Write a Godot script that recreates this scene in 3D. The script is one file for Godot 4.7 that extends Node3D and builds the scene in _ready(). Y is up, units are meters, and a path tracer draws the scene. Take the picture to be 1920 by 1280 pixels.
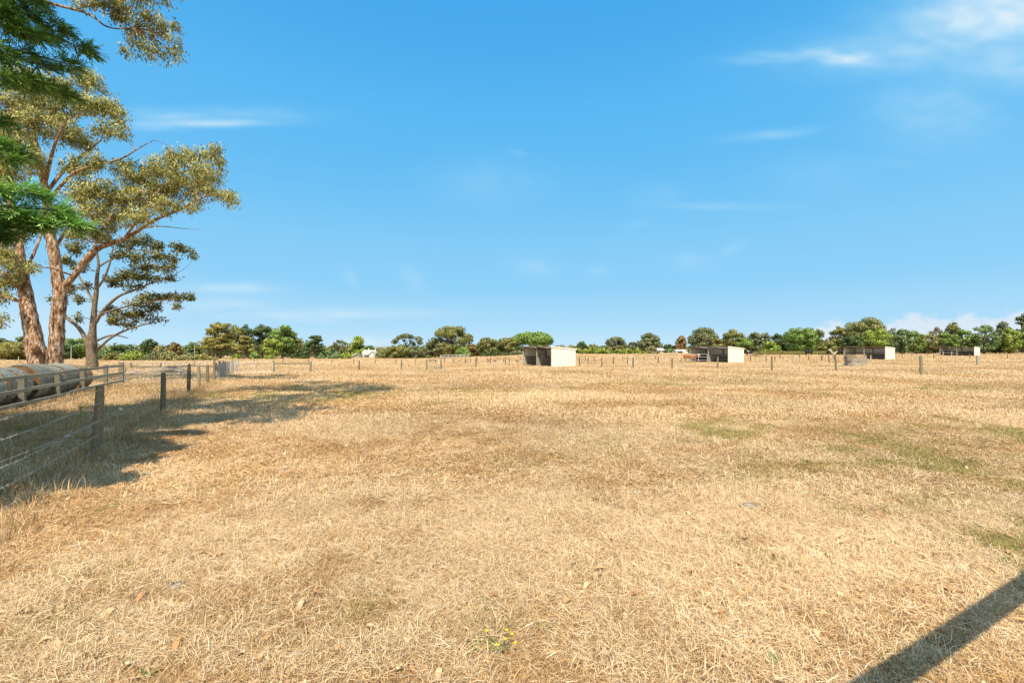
extends Node3D
# A dry paddock: four field shelters, wire and rail fences, hay bales, gum trees, far tree line.
# Distances: D is metres ahead of the lens (D = -z), x to the side, y up. Photograph pixels are of the 1920 x 1280 picture.

const CAM_H := 2.1
const FOCAL := 853.0
const PITCH := 0.01172
const EYE := Vector3(0, CAM_H, 0)

var bump := FastNoiseLite.new()
var patchy := FastNoiseLite.new()
var M := {}
var used := {}
var shared := {}


func _ready() -> void:
	# camera
	var cam := Camera3D.new()
	cam.name = "camera"
	add_child(cam)
	cam.position = EYE
	cam.rotation.x = PITCH
	cam.keep_aspect = Camera3D.KEEP_HEIGHT
	cam.fov = rad_to_deg(2.0 * atan(640.0 / FOCAL))
	cam.near = 0.05
	cam.far = 8000.0
	cam.current = true
	# sky and exposure
	var we := WorldEnvironment.new()
	we.name = "environment"
	add_child(we)
	var env := Environment.new()
	we.environment = env
	env.background_mode = Environment.BG_SKY
	env.tonemap_mode = Environment.TONE_MAPPER_LINEAR
	env.tonemap_exposure = 1.63
	env.background_energy_multiplier = 0.618
	env.sdfgi_enabled = true
	env.ssao_enabled = true
	env.ssil_enabled = true
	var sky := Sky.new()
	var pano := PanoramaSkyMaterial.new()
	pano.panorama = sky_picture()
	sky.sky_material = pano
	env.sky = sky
	# sun: behind the lens, a little to one side, 54 degrees up
	var sun := DirectionalLight3D.new()
	sun.name = "sun"
	add_child(sun)
	var to_sun := Vector3(0.0, 1.0, 0.72).normalized()
	sun.look_at_from_position(to_sun * 100.0, Vector3.ZERO, Vector3.UP)
	sun.light_energy = 1.4
	sun.light_color = Color(1.0, 0.94, 0.84)
	sun.light_angular_distance = 0.5
	sun.shadow_enabled = true

	bump.seed = 11
	bump.frequency = 0.45
	bump.fractal_octaves = 3
	patchy.seed = 5
	patchy.frequency = 0.11
	patchy.fractal_octaves = 4
	make_materials()
	make_ground()
	make_far_trees()
	make_grass()
	make_shelters()
	make_houses()
	make_fences()
	make_near_trees()
	make_bales()
	make_animals()
	make_small_things()


# ------------------------------------------------------------------ places

func ray(px: float, py: float) -> Vector3:
	var x := (px - 960.0) / FOCAL
	var y := (640.0 - py) / FOCAL
	return Vector3(x, y * cos(PITCH) + sin(PITCH), y * sin(PITCH) - cos(PITCH))


func at(px: float, py: float, d: float) -> Vector3:
	var r := ray(px, py)
	return EYE + r * (d / -r.z)


# the height of the ground: level before the lens, falling a little towards the far side of the field on one side
func gh(x: float, d: float) -> float:
	var t := x / maxf(d, 1.0)
	var a := 1.35 * smoothstep(0.15, -0.2, t)
	var y := -a * clampf((d - 25.0) / 105.0, 0.0, 1.1)
	y -= smoothstep(150.0, 230.0, d) * (2.0 * smoothstep(0.5, 0.42, t) + smoothstep(0.1, -0.15, t))
	var dist := sqrt(x * x + d * d)
	y += bump.get_noise_2d(x, d) * 0.05 * (1.0 - smoothstep(18.0, 60.0, dist))
	return y


func on_ground(x: float, d: float) -> Vector3:
	return Vector3(x, gh(x, d), -d)


# where the line of sight through a pixel meets the ground
func gp(px: float, py: float) -> Vector3:
	var r := ray(px, py)
	var d := 10.0
	for i in 60:
		var y := gh(r.x / -r.z * d, d)
		d = lerpf(d, minf((CAM_H - y) / maxf(-r.y, 0.002) * -r.z, 400.0), 0.5)
	return on_ground(r.x / -r.z * d, d)


# ------------------------------------------------------------------ mesh building

class MB:
	var v := PackedVector3Array()
	var n := PackedVector3Array()
	var c := PackedColorArray()
	var uv := PackedVector2Array()
	var ix := PackedInt32Array()
	var col := Color.WHITE
	var with_uv := false

	func vert(p: Vector3, nn: Vector3, cc: Color) -> int:
		v.append(p)
		n.append(nn)
		c.append(cc)
		return v.size() - 1

	func tri(a: Vector3, b: Vector3, d: Vector3) -> void:
		var nn := (d - a).cross(b - a).normalized()
		var k := v.size()
		v.append(a); v.append(b); v.append(d)
		n.append(nn); n.append(nn); n.append(nn)
		c.append(col); c.append(col); c.append(col)
		ix.append(k); ix.append(k + 1); ix.append(k + 2)

	func quad(a: Vector3, b: Vector3, d: Vector3, e: Vector3) -> void:
		var nn := (d - a).cross(b - a).normalized()
		var k := v.size()
		v.append(a); v.append(b); v.append(d); v.append(e)
		for i in 4:
			n.append(nn)
			c.append(col)
		ix.append(k); ix.append(k + 1); ix.append(k + 2)
		ix.append(k); ix.append(k + 2); ix.append(k + 3)

	# a box from its middle, half sizes and axes, edges chamfered when ch > 0
	func box(o: Vector3, h: Vector3, b := Basis(), ch := 0.0) -> void:
		if ch <= 0.0:
			for s in [[0, 1, 2], [1, 2, 0], [2, 0, 1]]:
				var x: Vector3 = b[s[0]] * h[s[0]]
				var y: Vector3 = b[s[1]] * h[s[1]]
				var z: Vector3 = b[s[2]] * h[s[2]]
				quad(o + z - x - y, o + z - x + y, o + z + x + y, o + z + x - y)
				quad(o - z - x - y, o - z + x - y, o - z + x + y, o - z - x + y)
			return
		var k := h - Vector3.ONE * ch
		for s in [[0, 1, 2], [1, 2, 0], [2, 0, 1]]:
			for sg in [1.0, -1.0]:
				var x: Vector3 = b[s[0]] * k[s[0]]
				var y: Vector3 = b[s[1]] * k[s[1]]
				var z: Vector3 = b[s[2]] * h[s[2]] * sg
				if sg > 0:
					quad(o + z - x - y, o + z - x + y, o + z + x + y, o + z + x - y)
				else:
					quad(o + z - x - y, o + z + x - y, o + z + x + y, o + z - x + y)
		for s in [[0, 1, 2], [1, 2, 0], [2, 0, 1]]:
			for sa in [1.0, -1.0]:
				for sb in [1.0, -1.0]:
					var e0: Vector3 = b[s[0]] * h[s[0]] * sa + b[s[1]] * k[s[1]] * sb
					var e1: Vector3 = b[s[0]] * k[s[0]] * sa + b[s[1]] * h[s[1]] * sb
					var z: Vector3 = b[s[2]] * k[s[2]]
					if sa * sb > 0:
						quad(o + e0 - z, o + e0 + z, o + e1 + z, o + e1 - z)
					else:
						quad(o + e0 - z, o + e1 - z, o + e1 + z, o + e0 + z)
		for sx in [1.0, -1.0]:
			for sy in [1.0, -1.0]:
				for sz in [1.0, -1.0]:
					var p: Vector3 = o + b.x * h.x * sx + b.y * k.y * sy + b.z * k.z * sz
					var q: Vector3 = o + b.x * k.x * sx + b.y * h.y * sy + b.z * k.z * sz
					var r: Vector3 = o + b.x * k.x * sx + b.y * k.y * sy + b.z * h.z * sz
					if sx * sy * sz > 0:
						tri(p, r, q)
					else:
						tri(p, q, r)

	# a tapering tube along points; rough > 0 makes the skin uneven
	func tube(pts: Array, rad: Array, sides := 8, cap := true, rough := 0.0, seed_ := 0) -> void:
		var up := Vector3.UP
		var m := pts.size()
		var rings := []
		var dir0: Vector3 = (pts[1] - pts[0]).normalized()
		var side := dir0.cross(up if absf(dir0.y) < 0.9 else Vector3.RIGHT).normalized()
		for i in m:
			var dir: Vector3 = (pts[mini(i + 1, m - 1)] - pts[maxi(i - 1, 0)]).normalized()
			side = (side - dir * side.dot(dir)).normalized()
			var oth := dir.cross(side)
			var first := v.size()
			for k in sides:
				var an := TAU * k / sides
				var dr := side * cos(an) + oth * sin(an)
				var r: float = rad[i]
				if rough > 0.0:
					r *= 1.0 + rough * (sin(an * 3.0 + i * 0.9 + seed_) * 0.5 + sin(an * 5.0 - i * 1.7 + seed_ * 2.3) * 0.35 + sin(an * 2.0 + i * 2.9 + seed_) * 0.4)
				vert(pts[i] + dr * r, dr, col)
			rings.append(first)
		for i in m - 1:
			for k in sides:
				var a: int = rings[i] + k
				var b: int = rings[i] + (k + 1) % sides
				var e: int = rings[i + 1] + k
				var f: int = rings[i + 1] + (k + 1) % sides
				ix.append(a); ix.append(f); ix.append(b)
				ix.append(a); ix.append(e); ix.append(f)
		if cap:
			for end in [0, m - 1]:
				var dir: Vector3 = (pts[1] - pts[0]) if end == 0 else (pts[m - 1] - pts[m - 2])
				dir = dir.normalized() * (-1.0 if end == 0 else 1.0)
				var mid := vert(pts[end], dir, col)
				var first := v.size()
				for k in sides:
					vert(v[rings[end] + k], dir, col)
				for k in sides:
					if end == 0:
						ix.append(mid); ix.append(first + k); ix.append(first + (k + 1) % sides)
					else:
						ix.append(mid); ix.append(first + (k + 1) % sides); ix.append(first + k)

	# a leaf: a rhombus of four corners
	func leaf(p: Vector3, along: Vector3, across: Vector3, l: float, w: float, out := Vector3.ZERO) -> void:
		var nn := along.cross(across)
		if out != Vector3.ZERO:
			if nn.dot(out) < 0.0:
				across = -across
				nn = -nn
			nn = (nn * 0.55 + out * 0.75).normalized()
		var k := v.size()
		v.append(p); v.append(p + along * (l * 0.45) + across * (w * 0.5)); v.append(p + along * l); v.append(p + along * (l * 0.45) - across * (w * 0.5))
		n.append(nn); n.append(nn); n.append(nn); n.append(nn)
		c.append(col); c.append(col); c.append(col); c.append(col)
		ix.append(k); ix.append(k + 1); ix.append(k + 2)
		ix.append(k); ix.append(k + 2); ix.append(k + 3)

	func mesh() -> ArrayMesh:
		var m := ArrayMesh.new()
		var a := []
		a.resize(Mesh.ARRAY_MAX)
		a[Mesh.ARRAY_VERTEX] = v
		a[Mesh.ARRAY_NORMAL] = n
		a[Mesh.ARRAY_COLOR] = c
		if with_uv:
			a[Mesh.ARRAY_TEX_UV] = uv
		a[Mesh.ARRAY_INDEX] = ix
		m.add_surface_from_arrays(Mesh.PRIMITIVE_TRIANGLES, a)
		return m


func numbered(called: String) -> String:
	var k: int = used.get(called, 0)
	used[called] = k + 1
	return called if k == 0 else "%s_%03d" % [called, k]


func tag(o: Node3D, label: String, category := "", group := "", kind := "") -> Node3D:
	if label:
		o.set_meta("label", label)
	if category:
		o.set_meta("category", category)
	if group:
		o.set_meta("group", group)
	if kind:
		o.set_meta("kind", kind)
	return o


func thing(called: String, label: String, category: String, where := Vector3.ZERO, group := "") -> Node3D:
	var o := Node3D.new()
	o.name = numbered(called)
	add_child(o)
	o.position = where
	tag(o, label, category, group)
	return o


func part(called: String, mesh: Mesh, mat: Material, parent: Node3D) -> MeshInstance3D:
	var o := MeshInstance3D.new()
	o.name = called if parent != self else numbered(called)
	o.mesh = mesh
	o.set_surface_override_material(0, mat)
	parent.add_child(o, true)
	return o


func pick(rng: RandomNumberGenerator, pal: Array, vary := 0.18) -> Color:
	var c: Color = pal[rng.randi() % pal.size()]
	var k := 1.0 + rng.randf_range(-vary, vary)
	return Color(c.r * k, c.g * k, c.b * k)


func unit(rng: RandomNumberGenerator) -> Vector3:
	var z := rng.randf_range(-1.0, 1.0)
	var a := rng.randf() * TAU
	var r := sqrt(1.0 - z * z)
	return Vector3(r * cos(a), z, r * sin(a))


# ------------------------------------------------------------------ sky

func sky_picture() -> ImageTexture:
	var w := 2048
	var h := 1024
	var stops := [[0.0, Color8(196, 231, 251)], [3.4, Color8(170, 219, 249)], [8.0, Color8(143, 208, 248)], [24.0, Color8(97, 186, 243)], [37.0, Color8(73, 169, 236)], [60.0, Color8(50, 140, 216)], [90.0, Color8(44, 126, 205)]]
	var cirrus := FastNoiseLite.new()
	cirrus.seed = 3
	cirrus.frequency = 1.0
	cirrus.fractal_octaves = 5
	var data := PackedByteArray()
	data.resize(w * h * 4)
	data.fill(255)
	# wisps and banks of cloud: where the line of sight of a photograph pixel meets the sky: x, y, half width, half height, slope, strength, streakiness
	var wisps := [
		[390, 228, 150, 9, 0, 0.68, 8], [330, 216, 150, 18, 0.02, 0.32, 6], [470, 212, 150, 20, 0.03, 0.24, 5], [290, 232, 90, 12, 0, 0.4, 5],
		[1590, 104, 130, 26, 0.06, 0.6375, 3], [1460, 104, 130, 18, -0.05, 0.34, 4], [1880, 20, 260, 90, -0.15, 0.85, 2], [1720, 90, 280, 60, -0.05, 0.425, 2], [1760, 200, 170, 90, 0, 0.289, 2], [1900, 110, 200, 70, 0, 0.4675, 2], [2100, 0, 320, 200, 0, 0.595, 2],
		[1450, 250, 120, 12, -0.1, 0.238, 4], [1540, 320, 140, 50, 0, 0.0936, 1.2], [1660, 300, 90, 14, 0.1, 0.1144, 4], [920, 340, 150, 60, 0, 0.1456, 1], [1230, 365, 60, 30, 0, 0.117, 1], [1350, 385, 160, 9, 0, 0.2, 6], [1190, 422, 30, 8, -0.2, 0.117, 1], [972, 285, 26, 10, 0.2, 0.1326, 1],
		[1378, 465, 30, 12, -0.35, 0.1638, 1], [1290, 488, 60, 18, 0, 0.1326, 1], [1005, 500, 60, 22, 0.1, 0.1404, 1], [1122, 508, 30, 12, 0, 0.1248, 1], [656, 520, 16, 18, 0.5, 0.195, 1], [772, 520, 28, 26, 0.5, 0.1638, 1],
		[430, 540, 120, 16, 0, 0.336, 5], [400, 570, 150, 16, 0, 0.32, 5], [600, 590, 250, 14, -0.02, 0.32, 5], [600, 603, 40, 6, 0, 0.28, 3], [250, 560, 160, 60, 0, 0.32, 2], [60, 600, 200, 60, 0, 0.32, 2], [1360, 628, 16, 5, 0, 0.48, 1], [690, 640, 60, 12, 0, 0.32, 2],
	]
	# low heaps of cloud over the trees on one side
	var heaps := [[34.6, 1.7, 1.2, 0.75], [35.5, 2.0, 1.0, 0.8], [36.6, 1.5, 1.2, 0.7], [40.2, 1.8, 1.1, 0.9], [41.4, 2.4, 1.2, 0.8], [43.0, 1.9, 2.0, 0.9], [45.0, 2.1, 1.3, 0.85], [46.8, 1.8, 1.9, 0.9], [48.2, 2.3, 1.3, 0.9], [50.0, 1.8, 2.0, 0.9], [54.0, 2.4, 3.0, 1.2], [60.0, 2.2, 3.0, 1.0], [68.0, 2.4, 4.0, 1.2], [-55.0, 2.0, 3.0, 1.0], [-62.0, 2.2, 4.0, 1.2]]
	for j in h:
		var el := 90.0 - (j + 0.5) * 180.0 / h
		var base := Color8(205, 190, 160)
		if el > 0.0:
			for s in stops.size() - 1:
				if el >= stops[s][0] and el <= stops[s + 1][0]:
					base = stops[s][1].lerp(stops[s + 1][1], smoothstep(0.0, 1.0, (el - stops[s][0]) / (stops[s + 1][0] - stops[s][0])) * 0.5 + (el - stops[s][0]) / (stops[s + 1][0] - stops[s][0]) * 0.5)
		for i in w:
			var c := base
			var az := (i + 0.5) * 360.0 / w
			if az > 180.0:
				az -= 360.0
			if el > 0.0:
				var veil := 0.0
				if absf(az) < 80.0 and el < 60.0:
					var sx := 960.0 + FOCAL * tan(deg_to_rad(az))
					var sy := 650.0 - FOCAL * tan(deg_to_rad(el)) / cos(deg_to_rad(az))
					if absf(az) < 70.0 and sy > -250.0:
						for q in wisps:
							var du: float = (sx - q[0]) / q[2]
							if absf(du) < 1.7:
								var dv: float = (sy - q[1] - (sx - q[0]) * q[4]) / q[3]
								if absf(dv) < 1.9:
									var n := cirrus.get_noise_2d(sx * 0.016 / sqrt(q[6]), sy * 0.022 * sqrt(q[6]) + q[0] * 3.0) * (0.6 if q[3] < 40.0 else 0.34) + 0.75
									veil = maxf(veil, q[5] * exp(-du * du * 1.7 - dv * dv * 1.6) * clampf(n, 0.1, 1.2) * 1.15)
				# thin veil of high cloud out of view, added to lighten and warm shade
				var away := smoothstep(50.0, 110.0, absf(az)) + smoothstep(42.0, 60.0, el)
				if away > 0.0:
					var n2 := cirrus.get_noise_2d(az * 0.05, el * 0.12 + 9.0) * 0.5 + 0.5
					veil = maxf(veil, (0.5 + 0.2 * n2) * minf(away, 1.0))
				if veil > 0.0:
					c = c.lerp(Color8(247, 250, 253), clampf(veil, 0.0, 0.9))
				if el < 5.0:
					var heap := 0.0
					for q in heaps:
						var du: float = (az - q[0]) / q[2]
						if absf(du) < 1.5:
							var top: float = q[1] + q[3] * (1.0 - du * du)
							top += cirrus.get_noise_2d(az * 0.9, el * 1.5 + 40.0) * 0.8
							heap = maxf(heap, smoothstep(top + 0.15, top - 0.5, el) * smoothstep(1.3, 0.7, absf(du)))
					if heap > 0.0:
						var lump := cirrus.get_noise_2d(az * 1.4 + 50.0, el * 1.9) * 0.5 + 0.5
						c = c.lerp(Color8(216, 226, 238).lerp(Color8(245, 247, 250), lump), heap * 0.75)
			var k := (j * w + i) * 4
			data[k] = c.r8
			data[k + 1] = c.g8
			data[k + 2] = c.b8
	return ImageTexture.create_from_image(Image.create_from_data(w, h, false, Image.FORMAT_RGBA8, data))


# ------------------------------------------------------------------ materials

func mat(called: String, albedo: Color, rough := 0.9, vertex := true, spec := 0.3) -> StandardMaterial3D:
	var m := StandardMaterial3D.new()
	m.resource_name = called
	m.albedo_color = albedo.linear_to_srgb()
	m.roughness = rough
	m.metallic_specular = spec
	m.vertex_color_use_as_albedo = vertex
	m.cull_mode = BaseMaterial3D.CULL_DISABLED
	M[called] = m
	return m


func noise_texture(sd: int, freq: float, ramp: Array, size := 512, normal := false, kind := FastNoiseLite.TYPE_SIMPLEX_SMOOTH) -> NoiseTexture2D:
	var t := NoiseTexture2D.new()
	t.width = size
	t.height = size
	t.seamless = true
	var n := FastNoiseLite.new()
	n.seed = sd
	n.frequency = freq
	n.noise_type = kind
	n.fractal_octaves = 5
	t.noise = n
	if normal:
		t.as_normal_map = true
		t.bump_strength = 6.0
	elif ramp:
		var g := Gradient.new()
		var offs := PackedFloat32Array()
		var cols := PackedColorArray()
		for k in ramp.size():
			offs.append(0.24 + 0.52 * k / (ramp.size() - 1))
			cols.append(ramp[k].linear_to_srgb())
		g.offsets = offs
		g.colors = cols
		t.color_ramp = g
	return t


func triplanar(m: StandardMaterial3D, tex: Texture2D, scale: Vector3, height: Texture2D = null, relief := 1.0, world := false) -> void:
	m.albedo_texture = tex
	m.uv1_triplanar = true
	m.uv1_world_triplanar = world
	m.uv1_scale = scale
	if height:
		m.heightmap_enabled = true
		m.heightmap_texture = height
		m.heightmap_scale = relief


func make_materials() -> void:
	mat("straw", Color(1, 1, 1), 0.75, true, 0.35)
	M.straw.backlight_enabled = true
	M.straw.backlight = Color(0.3, 0.3, 0.3).linear_to_srgb()
	mat("leaf", Color(1, 1, 1), 0.55, true, 0.4)
	M.leaf.backlight_enabled = true
	M.leaf.backlight = Color(0.35, 0.35, 0.25).linear_to_srgb()
	mat("plain", Color(1, 1, 1), 0.85)
	var grain := noise_texture(21, 0.02, [Color(0.55, 0.55, 0.55), Color(0.85, 0.85, 0.85), Color(1.15, 1.12, 1.08)])
	var fine := noise_texture(22, 0.03, [])
	mat("gum_bark", Color(1, 1, 1), 0.95)
	triplanar(M.gum_bark, noise_texture(23, 0.018, [Color(0.05, 0.03, 0.02), Color(0.22, 0.12, 0.07), Color(0.46, 0.25, 0.13), Color(0.50, 0.36, 0.25), Color(0.60, 0.54, 0.47)]), Vector3(0.75, 0.17, 0.75), noise_texture(24, 0.03, []), 14.0)
	mat("grey_bark", Color(1, 1, 1), 0.95)
	triplanar(M.grey_bark, noise_texture(25, 0.02, [Color(0.10, 0.075, 0.05), Color(0.22, 0.17, 0.12), Color(0.30, 0.25, 0.18)]), Vector3(0.9, 0.25, 0.9), fine, 6.0)
	mat("timber", Color(1, 1, 1), 0.92)
	triplanar(M.timber, noise_texture(26, 0.025, [Color(0.45, 0.43, 0.40), Color(0.8, 0.78, 0.74), Color(1.0, 1.0, 1.0)]), Vector3(6.0, 0.7, 6.0), fine, 1.5)
	mat("rail", Color(1, 1, 1), 0.92)
	triplanar(M.rail, noise_texture(27, 0.025, [Color(0.5, 0.48, 0.44), Color(0.8, 0.78, 0.74), Color(1.0, 1.0, 1.0)]), Vector3(0.6, 7.0, 7.0), fine, 1.5)
	mat("steel", Color(1, 1, 1), 0.45, true, 0.5)
	mat("sheet", Color(1, 1, 1), 0.5, true, 0.5)
	triplanar(M.sheet, noise_texture(28, 0.012, [Color(0.86, 0.85, 0.83), Color(0.97, 0.97, 0.96), Color(1, 1, 1)]), Vector3(0.5, 0.25, 0.5))
	mat("hay", Color(1, 1, 1), 0.95)
	triplanar(M.hay, grain, Vector3(2.5, 2.5, 2.5), fine, 3.0)
	mat("net", Color(1, 1, 1), 0.6, true, 0.5)
	triplanar(M.net, noise_texture(29, 0.03, [Color(0.6, 0.6, 0.58), Color(0.9, 0.9, 0.88), Color(1.05, 1.05, 1.02)]), Vector3(1.2, 1.2, 1.2), fine, 2.5)
	mat("hide", Color(1, 1, 1), 0.7, true, 0.3)
	mat("glass", Color(0.05, 0.06, 0.07), 0.1, true, 0.5)


# ------------------------------------------------------------------ ground

const STRAW := [Color(0.700, 0.487, 0.262), Color(0.640, 0.411, 0.184), Color(0.580, 0.353, 0.145), Color(0.460, 0.267, 0.107), Color(0.740, 0.554, 0.329), Color(0.280, 0.162, 0.077), Color(0.640, 0.420, 0.194), Color(0.200, 0.120, 0.060), Color(0.380, 0.240, 0.109)]
const PALE := [Color(0.760, 0.583, 0.359), Color(0.800, 0.668, 0.484), Color(0.640, 0.477, 0.271), Color(0.700, 0.535, 0.329)]
const GREEN := [Color(0.16, 0.22, 0.05), Color(0.24, 0.28, 0.07), Color(0.34, 0.34, 0.11), Color(0.55, 0.42, 0.20), Color(0.12, 0.18, 0.04)]
const BROWN := [Color(0.360, 0.220, 0.107), Color(0.480, 0.306, 0.145), Color(0.270, 0.162, 0.077), Color(0.540, 0.372, 0.194)]

var green_spots := []
var brown_spots := []


func spots(list: Array) -> Array:
	var out := []
	for q in list:
		var p := gp(q[0], q[1])
		out.append([p.x, -p.z, q[2] * -p.z / FOCAL, q[3] * -p.z / FOCAL * (-p.z / CAM_H), q[4]])
	return out


func spot_value(list: Array, x: float, d: float) -> float:
	var g := 0.0
	for q in list:
		var u: float = (x - q[0]) / q[2]
		var w: float = (d - q[1]) / q[3]
		var k := u * u + w * w
		if k < 4.0:
			g = maxf(g, q[4] * exp(-k))
	return g


func greenness(x: float, d: float) -> float:
	var n := patchy.get_noise_2d(x * 5.0 + 70.0, d * 5.0) * 0.5 + 0.5
	var g := spot_value(green_spots, x, d) * smoothstep(0.34, 0.6, n) * 1.75
	return clampf(g + smoothstep(0.68, 0.85, n) * 0.25, 0.0, 1.0)


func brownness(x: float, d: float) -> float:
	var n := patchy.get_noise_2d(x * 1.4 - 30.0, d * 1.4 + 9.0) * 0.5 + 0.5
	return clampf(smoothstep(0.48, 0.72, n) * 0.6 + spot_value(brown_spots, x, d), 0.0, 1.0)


func straw_picture() -> ImageTexture:
	var s := 1024
	var rng := RandomNumberGenerator.new()
	rng.seed = 77
	var im := Image.create(s, s, false, Image.FORMAT_RGB8)
	var soil := FastNoiseLite.new()
	soil.seed = 4
	soil.frequency = 0.03
	for y in s:
		for x in s:
			var k := 0.8 + 0.35 * soil.get_noise_2d(x, y) + rng.randf_range(-0.12, 0.12)
			im.set_pixel(x, y, Color(0.30 * k, 0.205 * k, 0.11 * k).linear_to_srgb())
	for i in 26000:
		var c := pick(rng, STRAW, 0.2).linear_to_srgb()
		var p := Vector2(rng.randf() * s, rng.randf() * s)
		var a := rng.randf() * TAU
		var bend := rng.randf_range(-0.02, 0.02)
		for k in rng.randi_range(12, 46):
			p += Vector2(cos(a), sin(a))
			a += bend
			im.set_pixel(posmod(int(p.x), s), posmod(int(p.y), s), c)
	return ImageTexture.create_from_image(im)


func make_ground() -> void:
	green_spots = spots([[1880, 1000, 130, 60, 0.9], [1700, 880, 200, 45, 0.6], [1360, 808, 120, 22, 0.7], [1420, 770, 90, 14, 0.5], [1800, 730, 110, 10, 0.5], [1650, 740, 160, 10, 0.3], [1860, 810, 100, 30, 0.6], [1150, 835, 90, 15, 0.4], [1500, 870, 40, 14, 0.6], [640, 735, 140, 14, 0.8], [850, 738, 120, 8, 0.5], [800, 755, 100, 8, 0.3], [230, 732, 60, 8, 1.0], [130, 745, 60, 8, 0.8], [230, 790, 60, 14, 0.7], [350, 740, 80, 14, 0.4], [450, 745, 90, 10, 0.7], [1600, 900, 60, 14, 0.4], [1450, 1240, 60, 16, 0.35], [1010, 1195, 60, 14, 0.3], [1750, 1240, 100, 30, 0.3], [1100, 735, 120, 6, 0.3], [1300, 760, 160, 8, 0.3], [60, 800, 60, 20, 0.5], [1650, 840, 280, 70, 0.4], [1250, 720, 200, 6, 0.35], [1560, 715, 200, 6, 0.35], [1760, 860, 90, 22, 0.7], [1600, 800, 90, 10, 0.6], [1480, 905, 60, 12, 0.5], [1240, 850, 70, 10, 0.5], [960, 870, 60, 8, 0.4], [1880, 730, 120, 6, 0.6], [140, 1090, 60, 20, 0.25], [60, 1180, 80, 30, 0.3], [760, 940, 30, 8, 0.5], [1050, 700, 80, 4, 0.3], [1200, 712, 120, 5, 0.3]])
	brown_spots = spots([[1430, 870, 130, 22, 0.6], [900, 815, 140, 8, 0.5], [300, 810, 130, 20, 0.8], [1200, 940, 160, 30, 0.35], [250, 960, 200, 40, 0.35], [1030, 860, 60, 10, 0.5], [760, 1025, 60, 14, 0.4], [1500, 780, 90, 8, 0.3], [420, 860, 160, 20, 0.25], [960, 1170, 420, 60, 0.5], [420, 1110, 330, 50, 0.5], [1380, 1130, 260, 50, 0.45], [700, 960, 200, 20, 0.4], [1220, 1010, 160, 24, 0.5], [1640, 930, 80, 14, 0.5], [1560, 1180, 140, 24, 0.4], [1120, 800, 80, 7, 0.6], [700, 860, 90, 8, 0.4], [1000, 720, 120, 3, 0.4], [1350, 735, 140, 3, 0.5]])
	var mb := MB.new()
	mb.with_uv = true
	var n := 240
	var ks := PackedFloat32Array()
	for i in n + 1:
		ks.append(8.0 * sinh(6.6 * (2.0 * i / n - 1.0)))
	for j in n + 1:
		for i in n + 1:
			var x := ks[i]
			var d := ks[j] + 12.0
			var g := greenness(x, d)
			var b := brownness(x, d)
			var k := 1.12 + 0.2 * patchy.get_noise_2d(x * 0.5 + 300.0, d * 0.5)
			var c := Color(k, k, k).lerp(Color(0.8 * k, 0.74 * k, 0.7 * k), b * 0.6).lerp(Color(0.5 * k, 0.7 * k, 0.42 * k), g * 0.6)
			mb.vert(Vector3(x, gh(x, d), -d), Vector3.UP, c)
			mb.uv.append(Vector2(x, -d) / 2.7)
	for j in n:
		for i in n:
			var a := j * (n + 1) + i
			mb.ix.append_array([a, a + n + 1, a + n + 2, a, a + n + 2, a + 1])
	for j in n + 1:
		for i in n + 1:
			var a := j * (n + 1) + i
			var dx := mb.v[j * (n + 1) + mini(i + 1, n)] - mb.v[j * (n + 1) + maxi(i - 1, 0)]
			var dz := mb.v[mini(j + 1, n) * (n + 1) + i] - mb.v[maxi(j - 1, 0) * (n + 1) + i]
			mb.n[a] = dx.cross(dz).normalized()
	var m := mat("thatch", Color(1, 1, 1), 0.95, true, 0.2)
	m.albedo_texture = straw_picture()
	m.heightmap_enabled = true
	m.heightmap_texture = m.albedo_texture
	m.heightmap_scale = 1.0
	var o := part("ground", mb.mesh(), m, self)
	tag(o, "dry straw covered paddock soil", "ground", "", "structure")


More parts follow.
